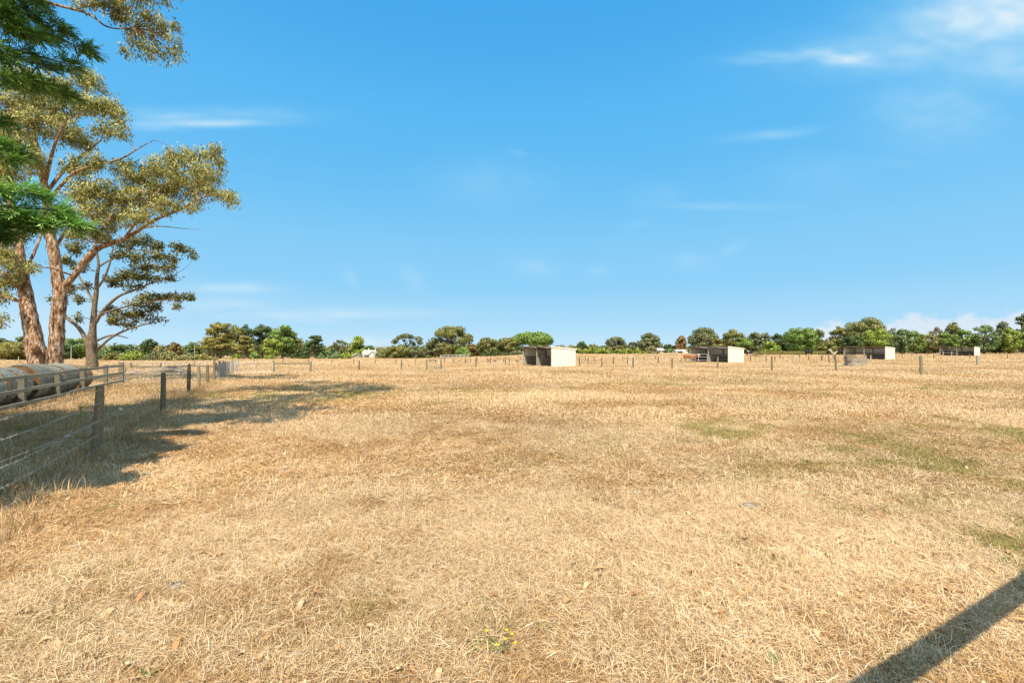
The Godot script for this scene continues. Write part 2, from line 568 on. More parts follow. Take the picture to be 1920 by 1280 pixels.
# one patch of grass blades: lying straws and standing stems
func patch(sd: int, size: float, n: int, l0: float, l1: float, w: float, standing: float, pal: Array, other := [], share := 0.0) -> ArrayMesh:
	var rng := RandomNumberGenerator.new()
	rng.seed = sd
	var mb := MB.new()
	for i in n:
		mb.col = pick(rng, other if rng.randf() < share else pal, 0.22)
		var r := size * 0.5 * sqrt(rng.randf())
		var a := rng.randf() * TAU
		var p := Vector3(cos(a) * r, 0, sin(a) * r)
		var h := rng.randf() * TAU
		var flat := Vector3(cos(h), 0, sin(h))
		var across := Vector3(-flat.z, 0, flat.x)
		var l := rng.randf_range(l0, l1)
		var ww := w * rng.randf_range(0.6, 1.3)
		if rng.randf() < standing:
			var lean := rng.randf_range(0.1, 0.75)
			var up := (Vector3.UP * cos(lean) + flat * sin(lean)).normalized()
			var mid := p + up * l * 0.55
			var tip := mid + (up + flat * rng.randf_range(0.1, 0.9) - Vector3.UP * rng.randf_range(0.0, 0.4)).normalized() * l * 0.45
			mb.quad(p - across * ww * 0.5, p + across * ww * 0.5, mid + across * ww * 0.4, mid - across * ww * 0.4)
			mb.tri(mid - across * ww * 0.4, mid + across * ww * 0.4, tip)
		else:
			var y0 := rng.randf_range(0.002, 0.02) * (1.0 + w * 60.0)
			var q := p + Vector3.UP * y0
			var e := q + flat * l + Vector3.UP * rng.randf_range(-0.01, 0.05) * (l / 0.15)
			if e.y < 0.004:
				e.y = 0.004
			var tilt := (across + Vector3.UP * rng.randf_range(-0.8, 0.8)).normalized()
			var mid := q.lerp(e, 0.5) + across * l * rng.randf_range(-0.12, 0.12) + Vector3.UP * rng.randf_range(0.0, 0.02)
			mb.quad(q - tilt * ww * 0.5, q + tilt * ww * 0.5, mid + tilt * ww * 0.5, mid - tilt * ww * 0.5)
			mb.tri(mid - tilt * ww * 0.5, mid + tilt * ww * 0.5, e)
	return mb.mesh()


func scatter(root: Node3D, called: String, mesh: Mesh, places: Array, rng: RandomNumberGenerator, s0 := 0.8, s1 := 1.25) -> void:
	if places.is_empty():
		return
	var mm := MultiMesh.new()
	mm.transform_format = MultiMesh.TRANSFORM_3D
	mm.use_colors = true
	mm.mesh = mesh
	mm.instance_count = places.size()
	for i in places.size():
		var q: Array = places[i]
		var b := Basis(Vector3.UP, rng.randf() * TAU).scaled(Vector3.ONE * rng.randf_range(s0, s1))
		mm.set_instance_transform(i, Transform3D(b, on_ground(q[0], q[1])))
		mm.set_instance_color(i, q[2])
	var o := MultiMeshInstance3D.new()
	o.name = called
	o.multimesh = mm
	o.material_override = M.straw
	root.add_child(o, true)


func make_grass() -> void:
	var rng := RandomNumberGenerator.new()
	rng.seed = 9
	var dry := thing("dry_grass", "short dry golden straw grass covering the whole paddock", "grass")
	tag(dry, "", "", "", "stuff")
	var fresh := thing("green_grass", "patches of short green grass growing among the dry straw", "grass")
	tag(fresh, "", "", "", "stuff")
	# rings: from, to, spacing, patch size, blades, shortest, longest, width, standing share
	var rings := [[2.2, 6.5, 0.17, 0.42, 380, 0.03, 0.11, 0.0027, 0.05], [6.5, 13.0, 0.27, 0.62, 360, 0.04, 0.12, 0.0052, 0.08], [13.0, 27.0, 0.5, 1.2, 340, 0.045, 0.14, 0.011, 0.15], [27.0, 60.0, 1.1, 2.8, 380, 0.05, 0.14, 0.019, 0.3], [60.0, 150.0, 2.6, 7.0, 420, 0.06, 0.16, 0.035, 0.45]]
	for k in rings.size():
		var q: Array = rings[k]
		var meshes := {}
		var places := {}
		for kind in ["straw", "straw_b", "pale", "brown", "green"]:
			places[kind] = []
		meshes.straw = patch(100 + k, q[3], q[4], q[5], q[6], q[7], q[8], STRAW)
		meshes.straw_b = patch(110 + k, q[3], q[4], q[5], q[6] * 1.2, q[7], q[8], STRAW, PALE, 0.4)
		meshes.pale = patch(120 + k, q[3], q[4], q[5], q[6] * 1.35, q[7], q[8] + 0.1, PALE, STRAW, 0.3)
		meshes.brown = patch(130 + k, q[3], q[4], q[5] * 0.8, q[6] * 0.8, q[7], q[8] * 0.5, BROWN, STRAW, 0.35)
		meshes.green = patch(140 + k, q[3], q[4], q[5] * 0.7, q[6] * 0.8, q[7], 0.6, GREEN, STRAW, 0.42)
		var d: float = q[0]
		while d < q[1]:
			var x: float = -1.2 * d - 2.0
			while x < 1.2 * d + 2.0:
				var xx: float = x + rng.randf_range(-0.5, 0.5) * q[2]
				var dd: float = d + rng.randf_range(-0.5, 0.5) * q[2]
				var shade := 1.0 + 0.22 * patchy.get_noise_2d(xx * 0.9 + 200.0, dd * 0.9)
				var tint := Color(shade, shade, shade)
				var g := greenness(xx, dd)
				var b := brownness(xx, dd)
				var n := patchy.get_noise_2d(xx * 1.1 - 90.0, dd * 1.1) * 0.5 + 0.5
				var r := rng.randf()
				if r < g * 1.05:
					places.green.append([xx, dd, tint])
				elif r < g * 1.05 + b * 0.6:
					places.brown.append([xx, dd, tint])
				elif n > 0.5 + rng.randf_range(-0.12, 0.12):
					places.pale.append([xx, dd, tint])
				else:
					places["straw" if rng.randf() < 0.6 else "straw_b"].append([xx, dd, tint])
				x += q[2]
			d += q[2]
		for kind in ["straw", "straw_b", "pale", "brown"]:
			scatter(dry, {"straw": "straw_tufts", "straw_b": "mixed_tufts", "pale": "bleached_tufts", "brown": "brown_tufts"}[kind], meshes[kind], places[kind], rng)
		scatter(fresh, "green_tufts", meshes.green, places.green, rng)
	# taller uncut grass along the wire fence and behind it
	var tall := thing("tall_grass", "tall uncut dry grass growing along and behind the wire fence", "grass")
	tag(tall, "", "", "", "stuff")
	var seeds := patch(201, 0.5, 44, 0.1, 0.36, 0.006, 0.9, STRAW, GREEN, 0.2)
	var seeds_b := patch(202, 0.6, 40, 0.12, 0.42, 0.006, 0.9, BROWN, STRAW, 0.5)
	var lists := [[], []]
	for i in 1300:
		var s := rng.randf_range(-1.2, 3.4)
		var off := rng.randf_range(-1.0, 1.0)
		off = -4.2 * absf(off) if rng.randf() < 0.72 else off * 0.45 + 0.1
		var base := Vector2(-8.06 - 2.94 * s, 8.82 + 5.5 * s) + Vector2(0.882, 0.471) * off
		if base.y < 2.5:
			continue
		var k := 1.0 + 0.25 * patchy.get_noise_2d(base.x * 2.0, base.y * 2.0)
		lists[i % 2].append([base.x, base.y, Color(k, k, k)])
	scatter(tall, "seed_stems", seeds, lists[0], rng, 0.6, 1.2)
	scatter(tall, "long_stems", seeds_b, lists[1], rng, 0.5, 1.1)
	# reedy strip along the far edge of the field
	var reeds := thing("reed_strip", "strip of rusty reedy grass along the far field edge below the trees", "grass")
	tag(reeds, "", "", "", "stuff")
	var reed := patch(203, 3.0, 120, 0.5, 1.1, 0.07, 0.97, [Color(0.36, 0.26, 0.08), Color(0.28, 0.25, 0.08), Color(0.42, 0.3, 0.12)], GREEN, 0.35)
	var strip := []
	for i in 240:
		var px := rng.randf_range(1425.0, 1592.0)
		var dd := rng.randf_range(118.0, 125.0)
		strip.append([(px - 960.0) / FOCAL * dd, dd, Color.WHITE])
	scatter(reeds, "reed_stems", reed, strip, rng)


# ------------------------------------------------------------------ far trees

const FOLIAGE := {
	"olive": [Color(0.221, 0.234, 0.065), Color(0.286, 0.286, 0.091), Color(0.143, 0.169, 0.052), Color(0.338, 0.312, 0.117)],
	"grey": [Color(0.169, 0.195, 0.085), Color(0.234, 0.260, 0.117), Color(0.117, 0.143, 0.065), Color(0.286, 0.286, 0.156)],
	"bright": [Color(0.19, 0.30, 0.06), Color(0.24, 0.36, 0.08), Color(0.12, 0.20, 0.045), Color(0.29, 0.38, 0.11)],
	"dark": [Color(0.078, 0.130, 0.039), Color(0.117, 0.182, 0.058), Color(0.058, 0.098, 0.033), Color(0.156, 0.195, 0.078)],
	"lime": [Color(0.338, 0.416, 0.065), Color(0.260, 0.364, 0.065), Color(0.416, 0.442, 0.091), Color(0.169, 0.247, 0.052)],
	"rust": [Color(0.312, 0.195, 0.065), Color(0.247, 0.182, 0.065), Color(0.364, 0.247, 0.091), Color(0.169, 0.130, 0.052)],
	"amber": [Color(0.36, 0.32, 0.09), Color(0.29, 0.28, 0.08), Color(0.22, 0.23, 0.065), Color(0.42, 0.34, 0.12)],
	"tan": [Color(0.364, 0.325, 0.143), Color(0.286, 0.286, 0.117), Color(0.429, 0.364, 0.195), Color(0.195, 0.221, 0.078)],
	"teal": [Color(0.17, 0.26, 0.09), Color(0.22, 0.31, 0.12), Color(0.11, 0.17, 0.06), Color(0.27, 0.34, 0.16)],
}


# leaves spread through one lobe of a crown
func lobe(mb: MB, rng: RandomNumberGenerator, o: Vector3, r: Vector3, n: int, size: float, pal: Array) -> void:
	for i in n:
		var u := unit(rng)
		var k := pow(rng.randf(), 0.4)
		var p := o + Vector3(u.x * r.x, u.y * r.y, u.z * r.z) * k
		var nrm := (u * 0.8 + unit(rng)).normalized()
		var along := nrm.cross(unit(rng)).normalized()
		mb.col = pick(rng, pal, 0.25)
		var s := size * rng.randf_range(0.6, 1.3)
		mb.leaf(p - along * s * 0.5, along, nrm.cross(along), s * 1.25, s * 0.75, u)


# a tree of the far line: px is its middle, w its width, top its tip (photograph pixels), at d metres
func far_tree(sd: int, px: float, w: float, top: float, d: float, shape: String, color: String, called: String, label: String, group := "") -> void:
	var rng := RandomNumberGenerator.new()
	rng.seed = 1000 + sd
	var x := (px - 960.0) / FOCAL * d
	var base := on_ground(x, d)
	var h := at(px, top, d).y - base.y
	var rw := w * d / FOCAL * 0.5 / pow(1.0 + pow((px - 960.0) / FOCAL, 2.0), 0.35)
	var pal: Array = FOLIAGE[color]
	var root := thing(called, label, "hedge" if shape == "hedge" else "shrub" if shape == "bush" else "tree", base, group)
	var crown := MB.new()
	var wood := MB.new()
	var leaf := 0.0028 * d
	var pale_wood := Color(1.9, 1.8, 1.6) if shape in ["sparse", "gum"] else Color(0.9, 0.85, 0.8)
	wood.col = pale_wood
	var lobes := []
	match shape:
		"gum":
			for i in 34:
				var t := rng.randf()
				var y := h * lerpf(0.24, 0.9, t)
				var reach := rw * sqrt(maxf(0.05, 1.0 - pow(absf(t - 0.42) / 0.62, 2.2)))
				var a := i * 2.4 + rng.randf() * 0.6
				var rr := reach * rng.randf_range(0.45, 0.9)
				var s := rng.randf_range(0.2, 0.34) * minf(rw, h * 0.5) * 1.15
				lobes.append([Vector3(cos(a) * rr, y, sin(a) * rr * 0.9), Vector3(s * 1.2, s * 0.75, s * 1.2)])
			lobes.append([Vector3(rng.randf_range(-0.2, 0.2) * rw, h * 0.93, 0), Vector3(rw * 0.3, h * 0.075, rw * 0.3)])
		"sparse":
			for i in 17:
				var a := PI * (i + 0.5) / 17.0 + rng.randf_range(-0.08, 0.08)
				var rr := rw * rng.randf_range(0.62, 0.92)
				var s := rng.randf_range(0.13, 0.2) * rw
				lobes.append([Vector3(cos(a) * rr, h * 0.58 + sin(a) * h * 0.36 * rng.randf_range(0.75, 1.0), rng.randf_range(-0.5, 0.5) * rw), Vector3(s * 1.25, s * 0.8, s)])
			for i in 4:
				lobes.append([Vector3(rng.randf_range(-0.4, 0.4) * rw, h * rng.randf_range(0.55, 0.8), rng.randf_range(-0.4, 0.4) * rw), Vector3.ONE * rw * 0.12])
		"layer":
			for i in 44:
				var t := rng.randf()
				var a := i * 2.4
				var rr := rw * lerpf(1.0, 0.3, t) * rng.randf_range(0.35, 0.95)
				var s := rw * rng.randf_range(0.2, 0.34)
				lobes.append([Vector3(cos(a) * rr, h * lerpf(0.3, 0.94, t), sin(a) * rr), Vector3(s, s * 0.35, s)])
		"dome", "pine":
			var low := 0.05 if shape == "dome" else 0.42
			for i in 44:
				var u := unit(rng)
				u.y = absf(u.y) if shape == "pine" else u.y
				var s := rng.randf_range(0.24, 0.4) * rw
				var mid := h * (low + (1.0 - low) * (0.5 if shape == "dome" else 0.28))
				var hh := h * (1.0 - low) * (0.5 if shape == "dome" else 0.72) - s * 0.45
				lobes.append([Vector3(u.x * (rw - s * 0.8), mid + u.y * hh, u.z * (rw - s * 0.8)), Vector3(s, s * 0.72, s)])
		"cone":
			for i in 34:
				var t := pow(rng.randf(), 1.3)
				var a := i * 2.4
				var rr := rw * (1.0 - t * 0.86) * rng.randf_range(0.5, 0.85)
				var s := rw * rng.randf_range(0.2, 0.32)
				lobes.append([Vector3(cos(a) * rr, h * lerpf(0.12, 0.95, t), sin(a) * rr), Vector3(s, s, s)])
		"bush":
			for i in 22:
				var u := unit(rng)
				u.y = absf(u.y)
				var s := rng.randf_range(0.24, 0.4) * minf(rw, h)
				lobes.append([Vector3(u.x * (rw - s * 0.7), maxf(s * 0.4, u.y * (h - s * 0.8)), u.z * rw * 0.6), Vector3(s * 1.1, s * 0.85, s)])
		"hedge":
			for i in int(rw * 7.0):
				var s := h * rng.randf_range(0.25, 0.42)
				lobes.append([Vector3(rng.randf_range(-rw, rw), rng.randf_range(0.2, 1.0) * (h - s * 0.8), rng.randf_range(-1.2, 1.2)), Vector3(s * 1.3, s, s)])
	for q in lobes:
		var r: Vector3 = q[1]
		var area := (r.x * r.y + r.y * r.z + r.x * r.z) * 4.2
		var n := int(clampf(area / (leaf * leaf) * 1.5, 30, 480))
		lobe(crown, rng, q[0], r, n, leaf, pal)
	if shape != "hedge":
		var rt := maxf(0.07, minf(h * 0.03, rw * 0.11))
		var tip := Vector3(rng.randf_range(-0.1, 0.1) * rw, h * 0.62, 0)
		if shape in ["bush"]:
			tip.y = h * 0.5
		wood.tube([Vector3(0, -0.15, 0), Vector3(rng.randf_range(-0.06, 0.06) * rw, h * 0.18, 0), Vector3(tip.x * 0.6, h * 0.4, 0), tip], [rt * 1.25, rt, rt * 0.8, rt * 0.4], 6, true, 0.08, sd)
		for k in lobes.size():
			if k % (2 if shape in ["gum", "sparse", "layer"] else 4) == 0:
				var q: Vector3 = lobes[k][0]
				var from := Vector3(tip.x * 0.5, minf(h * 0.45, q.y * rng.randf_range(0.45, 0.7)), 0)
				wood.tube([from, from.lerp(q, 0.5) + Vector3.UP * 0.04 * h, q], [rt * 0.5, rt * 0.34, rt * 0.14], 5, false)
		part("trunk", wood.mesh(), M.grey_bark, root)
		part("crown", crown.mesh(), M.leaf, root)
	else:
		part("foliage", crown.mesh(), M.leaf, root)


func make_far_trees() -> void:
	# middle, width, tip, distance, shape, colour, name, label
	var list := [
		[0, 60, 634, 118, "gum", "dark", "gum_tree", "dark gum tree beyond the field, behind the yellowish tree and the first hay bale"],
		[28, 78, 641, 108, "dome", "amber", "broad_tree", "broad yellowish tree standing across the field behind the hay bales"],
		[40, 34, 630, 122, "gum", "teal", "gum_tree", "blue green gum top rising over the broad yellowish tree"],
		[62, 60, 652, 112, "bush", "olive", "shrub", "olive shrub beside the broad yellowish tree across the field"],
		[142, 58, 632, 116, "dome", "bright", "broad_tree", "bright green round tree between the twin trunk gum and the dark limbed tree"],
		[118, 40, 640, 112, "dome", "teal", "broad_tree", "blue green tree just beside the twin gum trunk, across the field"],
		[196, 46, 652, 110, "bush", "teal", "shrub", "blue green shrub beside the dark limbed tree's trunk, at the far field edge"],
		[222, 44, 647, 116, "dome", "dark", "dark_tree", "small dark tree rising from the scrub behind the rail fence end post"],
		[242, 50, 650, 118, "gum", "grey", "gum_tree", "greyish gum rising from the scrub behind the wide mesh gate"],
		[280, 34, 636, 126, "dome", "dark", "dark_tree", "taller dark green dome above the scrub behind the wide mesh gate"],
		[300, 28, 648, 122, "dome", "tan", "pale_tree", "brownish small dome between the dark green dome and the rusty dome"],
		[325, 30, 642, 124, "dome", "rust", "rusty_tree", "rusty brown domed tree above the scrub at the far field edge"],
		[361, 32, 642, 124, "dome", "teal", "broad_tree", "green domed tree directly behind the tall thin pole"],
		[215, 56, 660, 102, "bush", "olive", "shrub", "low olive scrub bush at the far field edge, beside the blue green shrub"],
		[252, 56, 657, 101, "bush", "lime", "shrub", "yellow green scrub bush behind the middle of the wide mesh gate"],
		[290, 52, 660, 101, "bush", "grey", "shrub", "grey green scrub bush under the brownish dome"],
		[318, 44, 657, 100, "bush", "olive", "shrub", "olive scrub bush under the rusty dome"],
		[345, 50, 661, 100, "bush", "tan", "shrub", "straw coloured scrub bush beside the tall thin pole"],
		[382, 54, 659, 102, "bush", "amber", "shrub", "amber scrub bush between the thin pole and the layered tree"],
		[412, 84, 604, 126, "layer", "amber", "layered_tree", "wide amber tree with flat layered boughs, first of the tall grove"],
		[405, 36, 603, 136, "gum", "olive", "gum_tree", "olive gum top rising above the layered amber tree"],
		[442, 48, 609, 138, "gum", "olive", "gum_tree", "olive gum with loose top behind the layered amber tree"],
		[463, 34, 607, 140, "gum", "dark", "gum_tree", "narrow dark gum with open top in the tall grove"],
		[458, 44, 627, 124, "layer", "amber", "layered_tree", "lower amber layered tree in front of the tall grove"],
		[492, 48, 608, 136, "gum", "dark", "gum_tree", "tall dark gum in the middle of the tall grove"],
		[529, 54, 609, 132, "gum", "bright", "gum_tree", "fresh green gum with white trunks at the end of the tall grove"],
		[510, 40, 634, 126, "gum", "lime", "gum_tree", "small yellow green gum before the dark gum of the grove"],
		[553, 28, 630, 134, "gum", "olive", "gum_tree", "thin olive gum at the outer edge of the tall grove"],
		[442, 24, 662, 122, "bush", "lime", "shrub", "lime green shrub at the foot of the layered amber tree"],
		[478, 26, 658, 122, "bush", "bright", "shrub", "bright green shrub at the foot of the tall dark gum"],
		[505, 24, 664, 122, "bush", "lime", "shrub", "small lime shrub below the fresh green gum"],
		[562, 34, 652, 128, "bush", "dark", "shrub", "dark shrub filling the gap beside the tall grove"],
		[590, 46, 627, 130, "layer", "dark", "cypress_tree", "dark flat topped cypress with bare grey limbs below"],
		[618, 50, 656, 128, "bush", "teal", "shrub", "blue green shrub below the flat topped cypress"],
		[638, 36, 637, 136, "sparse", "olive", "gum_tree", "small gum with an arching open crown behind the white pole"],
		[648, 26, 661, 126, "bush", "lime", "shrub", "yellowish shrub between the white pole and the grey shed"],
		[672, 58, 633, 262, "cone", "lime", "poplar_tree", "pointed lime green tree rising behind the grey shed"],
		[694, 24, 648, 264, "dome", "dark", "dark_tree", "dark tree behind the white farmhouse roof"],
		[722, 36, 651, 138, "bush", "olive", "shrub", "olive shrub beside the white farmhouse gable"],
		[748, 46, 647, 140, "dome", "olive", "broad_tree", "low olive tree under the open crowned white gum"],
		[762, 66, 624, 142, "sparse", "grey", "gum_tree", "open crowned white gum with sky showing through its arched top"],
		[782, 56, 654, 140, "bush", "grey", "shrub", "grey green scrub between the open white gum and the big gum"],
		[815, 34, 632, 140, "gum", "grey", "gum_tree", "greyish side gum leaning out from the big olive gum"],
		[848, 82, 611, 142, "gum", "olive", "gum_tree", "big broad olive gum, tallest tree between farmhouse and the first shelter"],
		[866, 34, 650, 136, "bush", "bright", "shrub", "bright green shrub at the foot of the big olive gum"],
		[882, 26, 645, 140, "gum", "rust", "gum_tree", "small brownish gum beside the big olive gum"],
		[913, 48, 632, 142, "gum", "olive", "gum_tree", "rounded olive gum between the big gum and the umbrella pine"],
		[950, 42, 633, 142, "gum", "olive", "gum_tree", "olive gum touching the umbrella pine's edge"],
		[930, 60, 655, 138, "bush", "dark", "shrub", "dark shrubs' mass at the foot of the rounded olive gum"],
		[998, 76, 623, 145, "pine", "bright", "umbrella_pine", "bright green umbrella pine with a smooth dome behind the first shelter"],
		[970, 30, 656, 140, "bush", "grey", "shrub", "grey shrub behind the open side of the first shelter"],
		[1091, 20, 640, 142, "dome", "dark", "dark_tree", "small dark round tree above the clipped hedge's end"],
		[1111, 26, 646, 142, "dome", "olive", "broad_tree", "olive round tree above the clipped hedge"],
		[1137, 26, 648, 143, "dome", "olive", "broad_tree", "low olive tree beside the loose gum above the hedge"],
		[1155, 38, 631, 146, "gum", "grey", "gum_tree", "loose grey gum standing above the clipped hedge"],
		[1187, 20, 640, 146, "sparse", "grey", "gum_tree", "thin pale gum between the loose grey gum and the large round gum"],
		[1217, 44, 624, 142, "gum", "grey", "gum_tree", "large round greyish gum beside the white cottage"],
		[1222, 26, 648, 134, "bush", "tan", "shrub", "tan shrub before the large round gum"],
		[1205, 16, 658, 130, "bush", "lime", "shrub", "small round yellow green shrub at the hedge's end"],
		[1251, 28, 645, 264, "gum", "dark", "gum_tree", "dark low gum behind the white cottage roof"],
		[1258, 14, 653, 252, "bush", "bright", "shrub", "small bright shrub between the two white buildings"],
		[1277, 40, 631, 262, "cone", "rust", "dark_tree", "brown green beehive shaped tree behind the white machinery shed"],
		[1320, 58, 615, 140, "dome", "grey", "broad_tree", "broad grey green tree rising behind the second shelter's open bays"],
		[1345, 24, 634, 136, "dome", "amber", "broad_tree", "yellowish tree beside the broad one behind the second shelter"],
		[1376, 46, 618, 140, "dome", "olive", "broad_tree", "olive tree above the second shelter's cream end wall"],
		[1396, 34, 632, 136, "dome", "bright", "broad_tree", "green tree just past the second shelter's end wall"],
		[1417, 34, 623, 140, "dome", "grey", "broad_tree", "grey green tree behind the black and white cow"],
		[1436, 24, 623, 144, "gum", "grey", "gum_tree", "loose topped gum behind the black and white cow's tree"],
		[1446, 40, 638, 128, "bush", "lime", "shrub", "large lime green rounded bush at the far field edge"],
		[1458, 30, 626, 144, "dome", "dark", "dark_tree", "dark tree rising behind the large lime bush"],
		[1478, 36, 632, 140, "dome", "dark", "dark_tree", "dark tree beside the spreading bright green tree"],
		[1502, 68, 613, 132, "dome", "bright", "broad_tree", "spreading bright green tree with a pale forked trunk over the cattle"],
		[1531, 32, 616, 142, "gum", "grey", "gum_tree", "loose grey gum behind the spreading bright green tree"],
		[1552, 40, 640, 132, "dome", "olive", "broad_tree", "low olive tree behind the black cattle"],
		[1574, 36, 611, 138, "gum", "olive", "gum_tree", "olive gum before the tall mass over the third shelter"],
		[1620, 80, 595, 136, "dome", "olive", "broad_tree", "tallest wide olive tree, rising behind the third shelter"],
		[1644, 60, 616, 130, "dome", "lime", "broad_tree", "yellow green tree behind the third shelter's end wall"],
		[1600, 44, 628, 130, "dome", "dark", "dark_tree", "dark tree behind the third shelter's open bays"],
		[1676, 34, 615, 140, "gum", "grey", "gum_tree", "greyish gum just past the third shelter"],
		[1692, 40, 616, 130, "dome", "teal", "broad_tree", "blue green tree with a leaning dark trunk past the third shelter"],
		[1718, 38, 618, 132, "dome", "bright", "broad_tree", "green tree behind the single thick paddock post"],
		[1742, 42, 624, 134, "dome", "tan", "pale_tree", "pale brownish tree between the third and fourth shelters"],
		[1757, 30, 612, 148, "gum", "rust", "gum_tree", "brown topped gum over the fourth shelter's far bay"],
		[1788, 36, 603, 146, "gum", "olive", "gum_tree", "tall olive gum over the middle of the fourth shelter"],
		[1776, 44, 622, 132, "dome", "bright", "broad_tree", "bright green tree directly over the fourth shelter"],
		[1806, 44, 618, 134, "dome", "bright", "broad_tree", "green tree over the fourth shelter's end wall"],
		[1846, 56, 610, 132, "dome", "teal", "broad_tree", "wide pale blue green tree past the fourth shelter"],
		[1882, 38, 601, 144, "gum", "grey", "gum_tree", "tall grey gum past the wide pale tree"],
		[1893, 48, 616, 132, "dome", "lime", "broad_tree", "yellow green tree standing past the wide pale blue green tree"],
		[1919, 40, 587, 144, "gum", "dark", "gum_tree", "very tall dark gum closing the tree line"],
		[1930, 50, 612, 132, "dome", "bright", "broad_tree", "bright green tree under the very tall dark gum"],
		[1664, 44, 638, 128, "dome", "dark", "dark_tree", "dark low tree past the third shelter's roof"],
		[1736, 56, 640, 142, "dome", "dark", "dark_tree", "deep dark tree behind the pale brownish tree"],
		[1824, 44, 636, 140, "dome", "dark", "dark_tree", "dark tree filling the gap past the fourth shelter"],
		[1868, 36, 636, 136, "dome", "dark", "dark_tree", "dark tree between the wide pale tree and the yellow green one"],
	]
	for k in list.size():
		var q: Array = list[k]
		far_tree(k, q[0], q[1], q[2], q[3], q[4], q[5], q[6], q[7], "trees beyond the far field edge")
	var rng := RandomNumberGenerator.new()
	rng.seed = 55
	var woods := thing("far_woodland", "low dark mass of distant woodland closing the view behind the tree line", "woodland")
	tag(woods, "", "", "", "stuff")
	var mass := MB.new()
	var tones := ["grey", "dark", "olive", "dark", "tan", "teal"]
	for i in 620:
		var d := rng.randf_range(150.0, 180.0)
		var px := -80.0 + 2080.0 * (i + rng.randf()) / 620.0
		if (px > 650.0 and px < 722.0) or (px > 1215.0 and px < 1296.0):
			d += 112.0
		var o := on_ground((px - 960.0) / FOCAL * d, d)
		var top: float = (CAM_H - o.y) + rng.randf_range(-0.8, 1.2) + 1.0 * patchy.get_noise_2d(px * 0.3, 0.0)
		if px > 1300.0 or (px > 390.0 and px < 575.0):
			top += rng.randf_range(0.3, 3.2)
		var s := Vector3(rng.randf_range(1.3, 2.2), top * 0.5, 1.4)
		lobe(mass, rng, o + Vector3.UP * top * 0.5, s, 190, 0.62, FOLIAGE[tones[int(clampf(patchy.get_noise_2d(px * 0.12, 50.0) * 5.0 + 3.0, 0.0, 5.0))]])
	part("foliage", mass.mesh(), M.leaf, woods)
	far_tree(300, 1112, 56, 652, 132, "hedge", "lime", "hedge", "clipped bright green hedge length beside the first shelter's end wall", "clipped hedge lengths")
	far_tree(301, 1166, 62, 653, 132, "hedge", "lime", "hedge", "clipped bright green hedge length under the loose grey gum", "clipped hedge lengths")


# ------------------------------------------------------------------ sheds and houses

# a ribbed metal sheet: from p along u (length l) and up w (height from h0 at the start to h1 at the end)
func ribbed(p: Vector3, u: Vector3, l: float, h0: float, h1: float, out: Vector3, rib: float, col: Color, deep := 0.03) -> ArrayMesh:
	var mb := MB.new()
	mb.col = col
	var n := maxi(1, int(round(l / rib)))
	var pts := []
	for i in n:
		for q in [[0.0, 0.0], [0.62, 0.0], [0.72, 1.0], [0.9, 1.0]]:
			pts.append([(i + q[0]) * l / n, q[1] * deep])
	pts.append([l, 0.0])
	for i in pts.size() - 1:
		var a: float = pts[i][0]
		var b: float = pts[i + 1][0]
		var pa: Vector3 = p + u * a + out * pts[i][1]
		var pb: Vector3 = p + u * b + out * pts[i + 1][1]
		mb.quad(pa, pa + Vector3.UP * lerpf(h0, h1, a / l), pb + Vector3.UP * lerpf(h0, h1, b / l), pb)
	return mb.mesh()


func box_mesh(o: Vector3, size: Vector3, col: Color, ch := 0.0, b := Basis()) -> ArrayMesh:
	var mb := MB.new()
	mb.col = col
	mb.box(o, size * 0.5, b, ch)
	return mb.mesh()


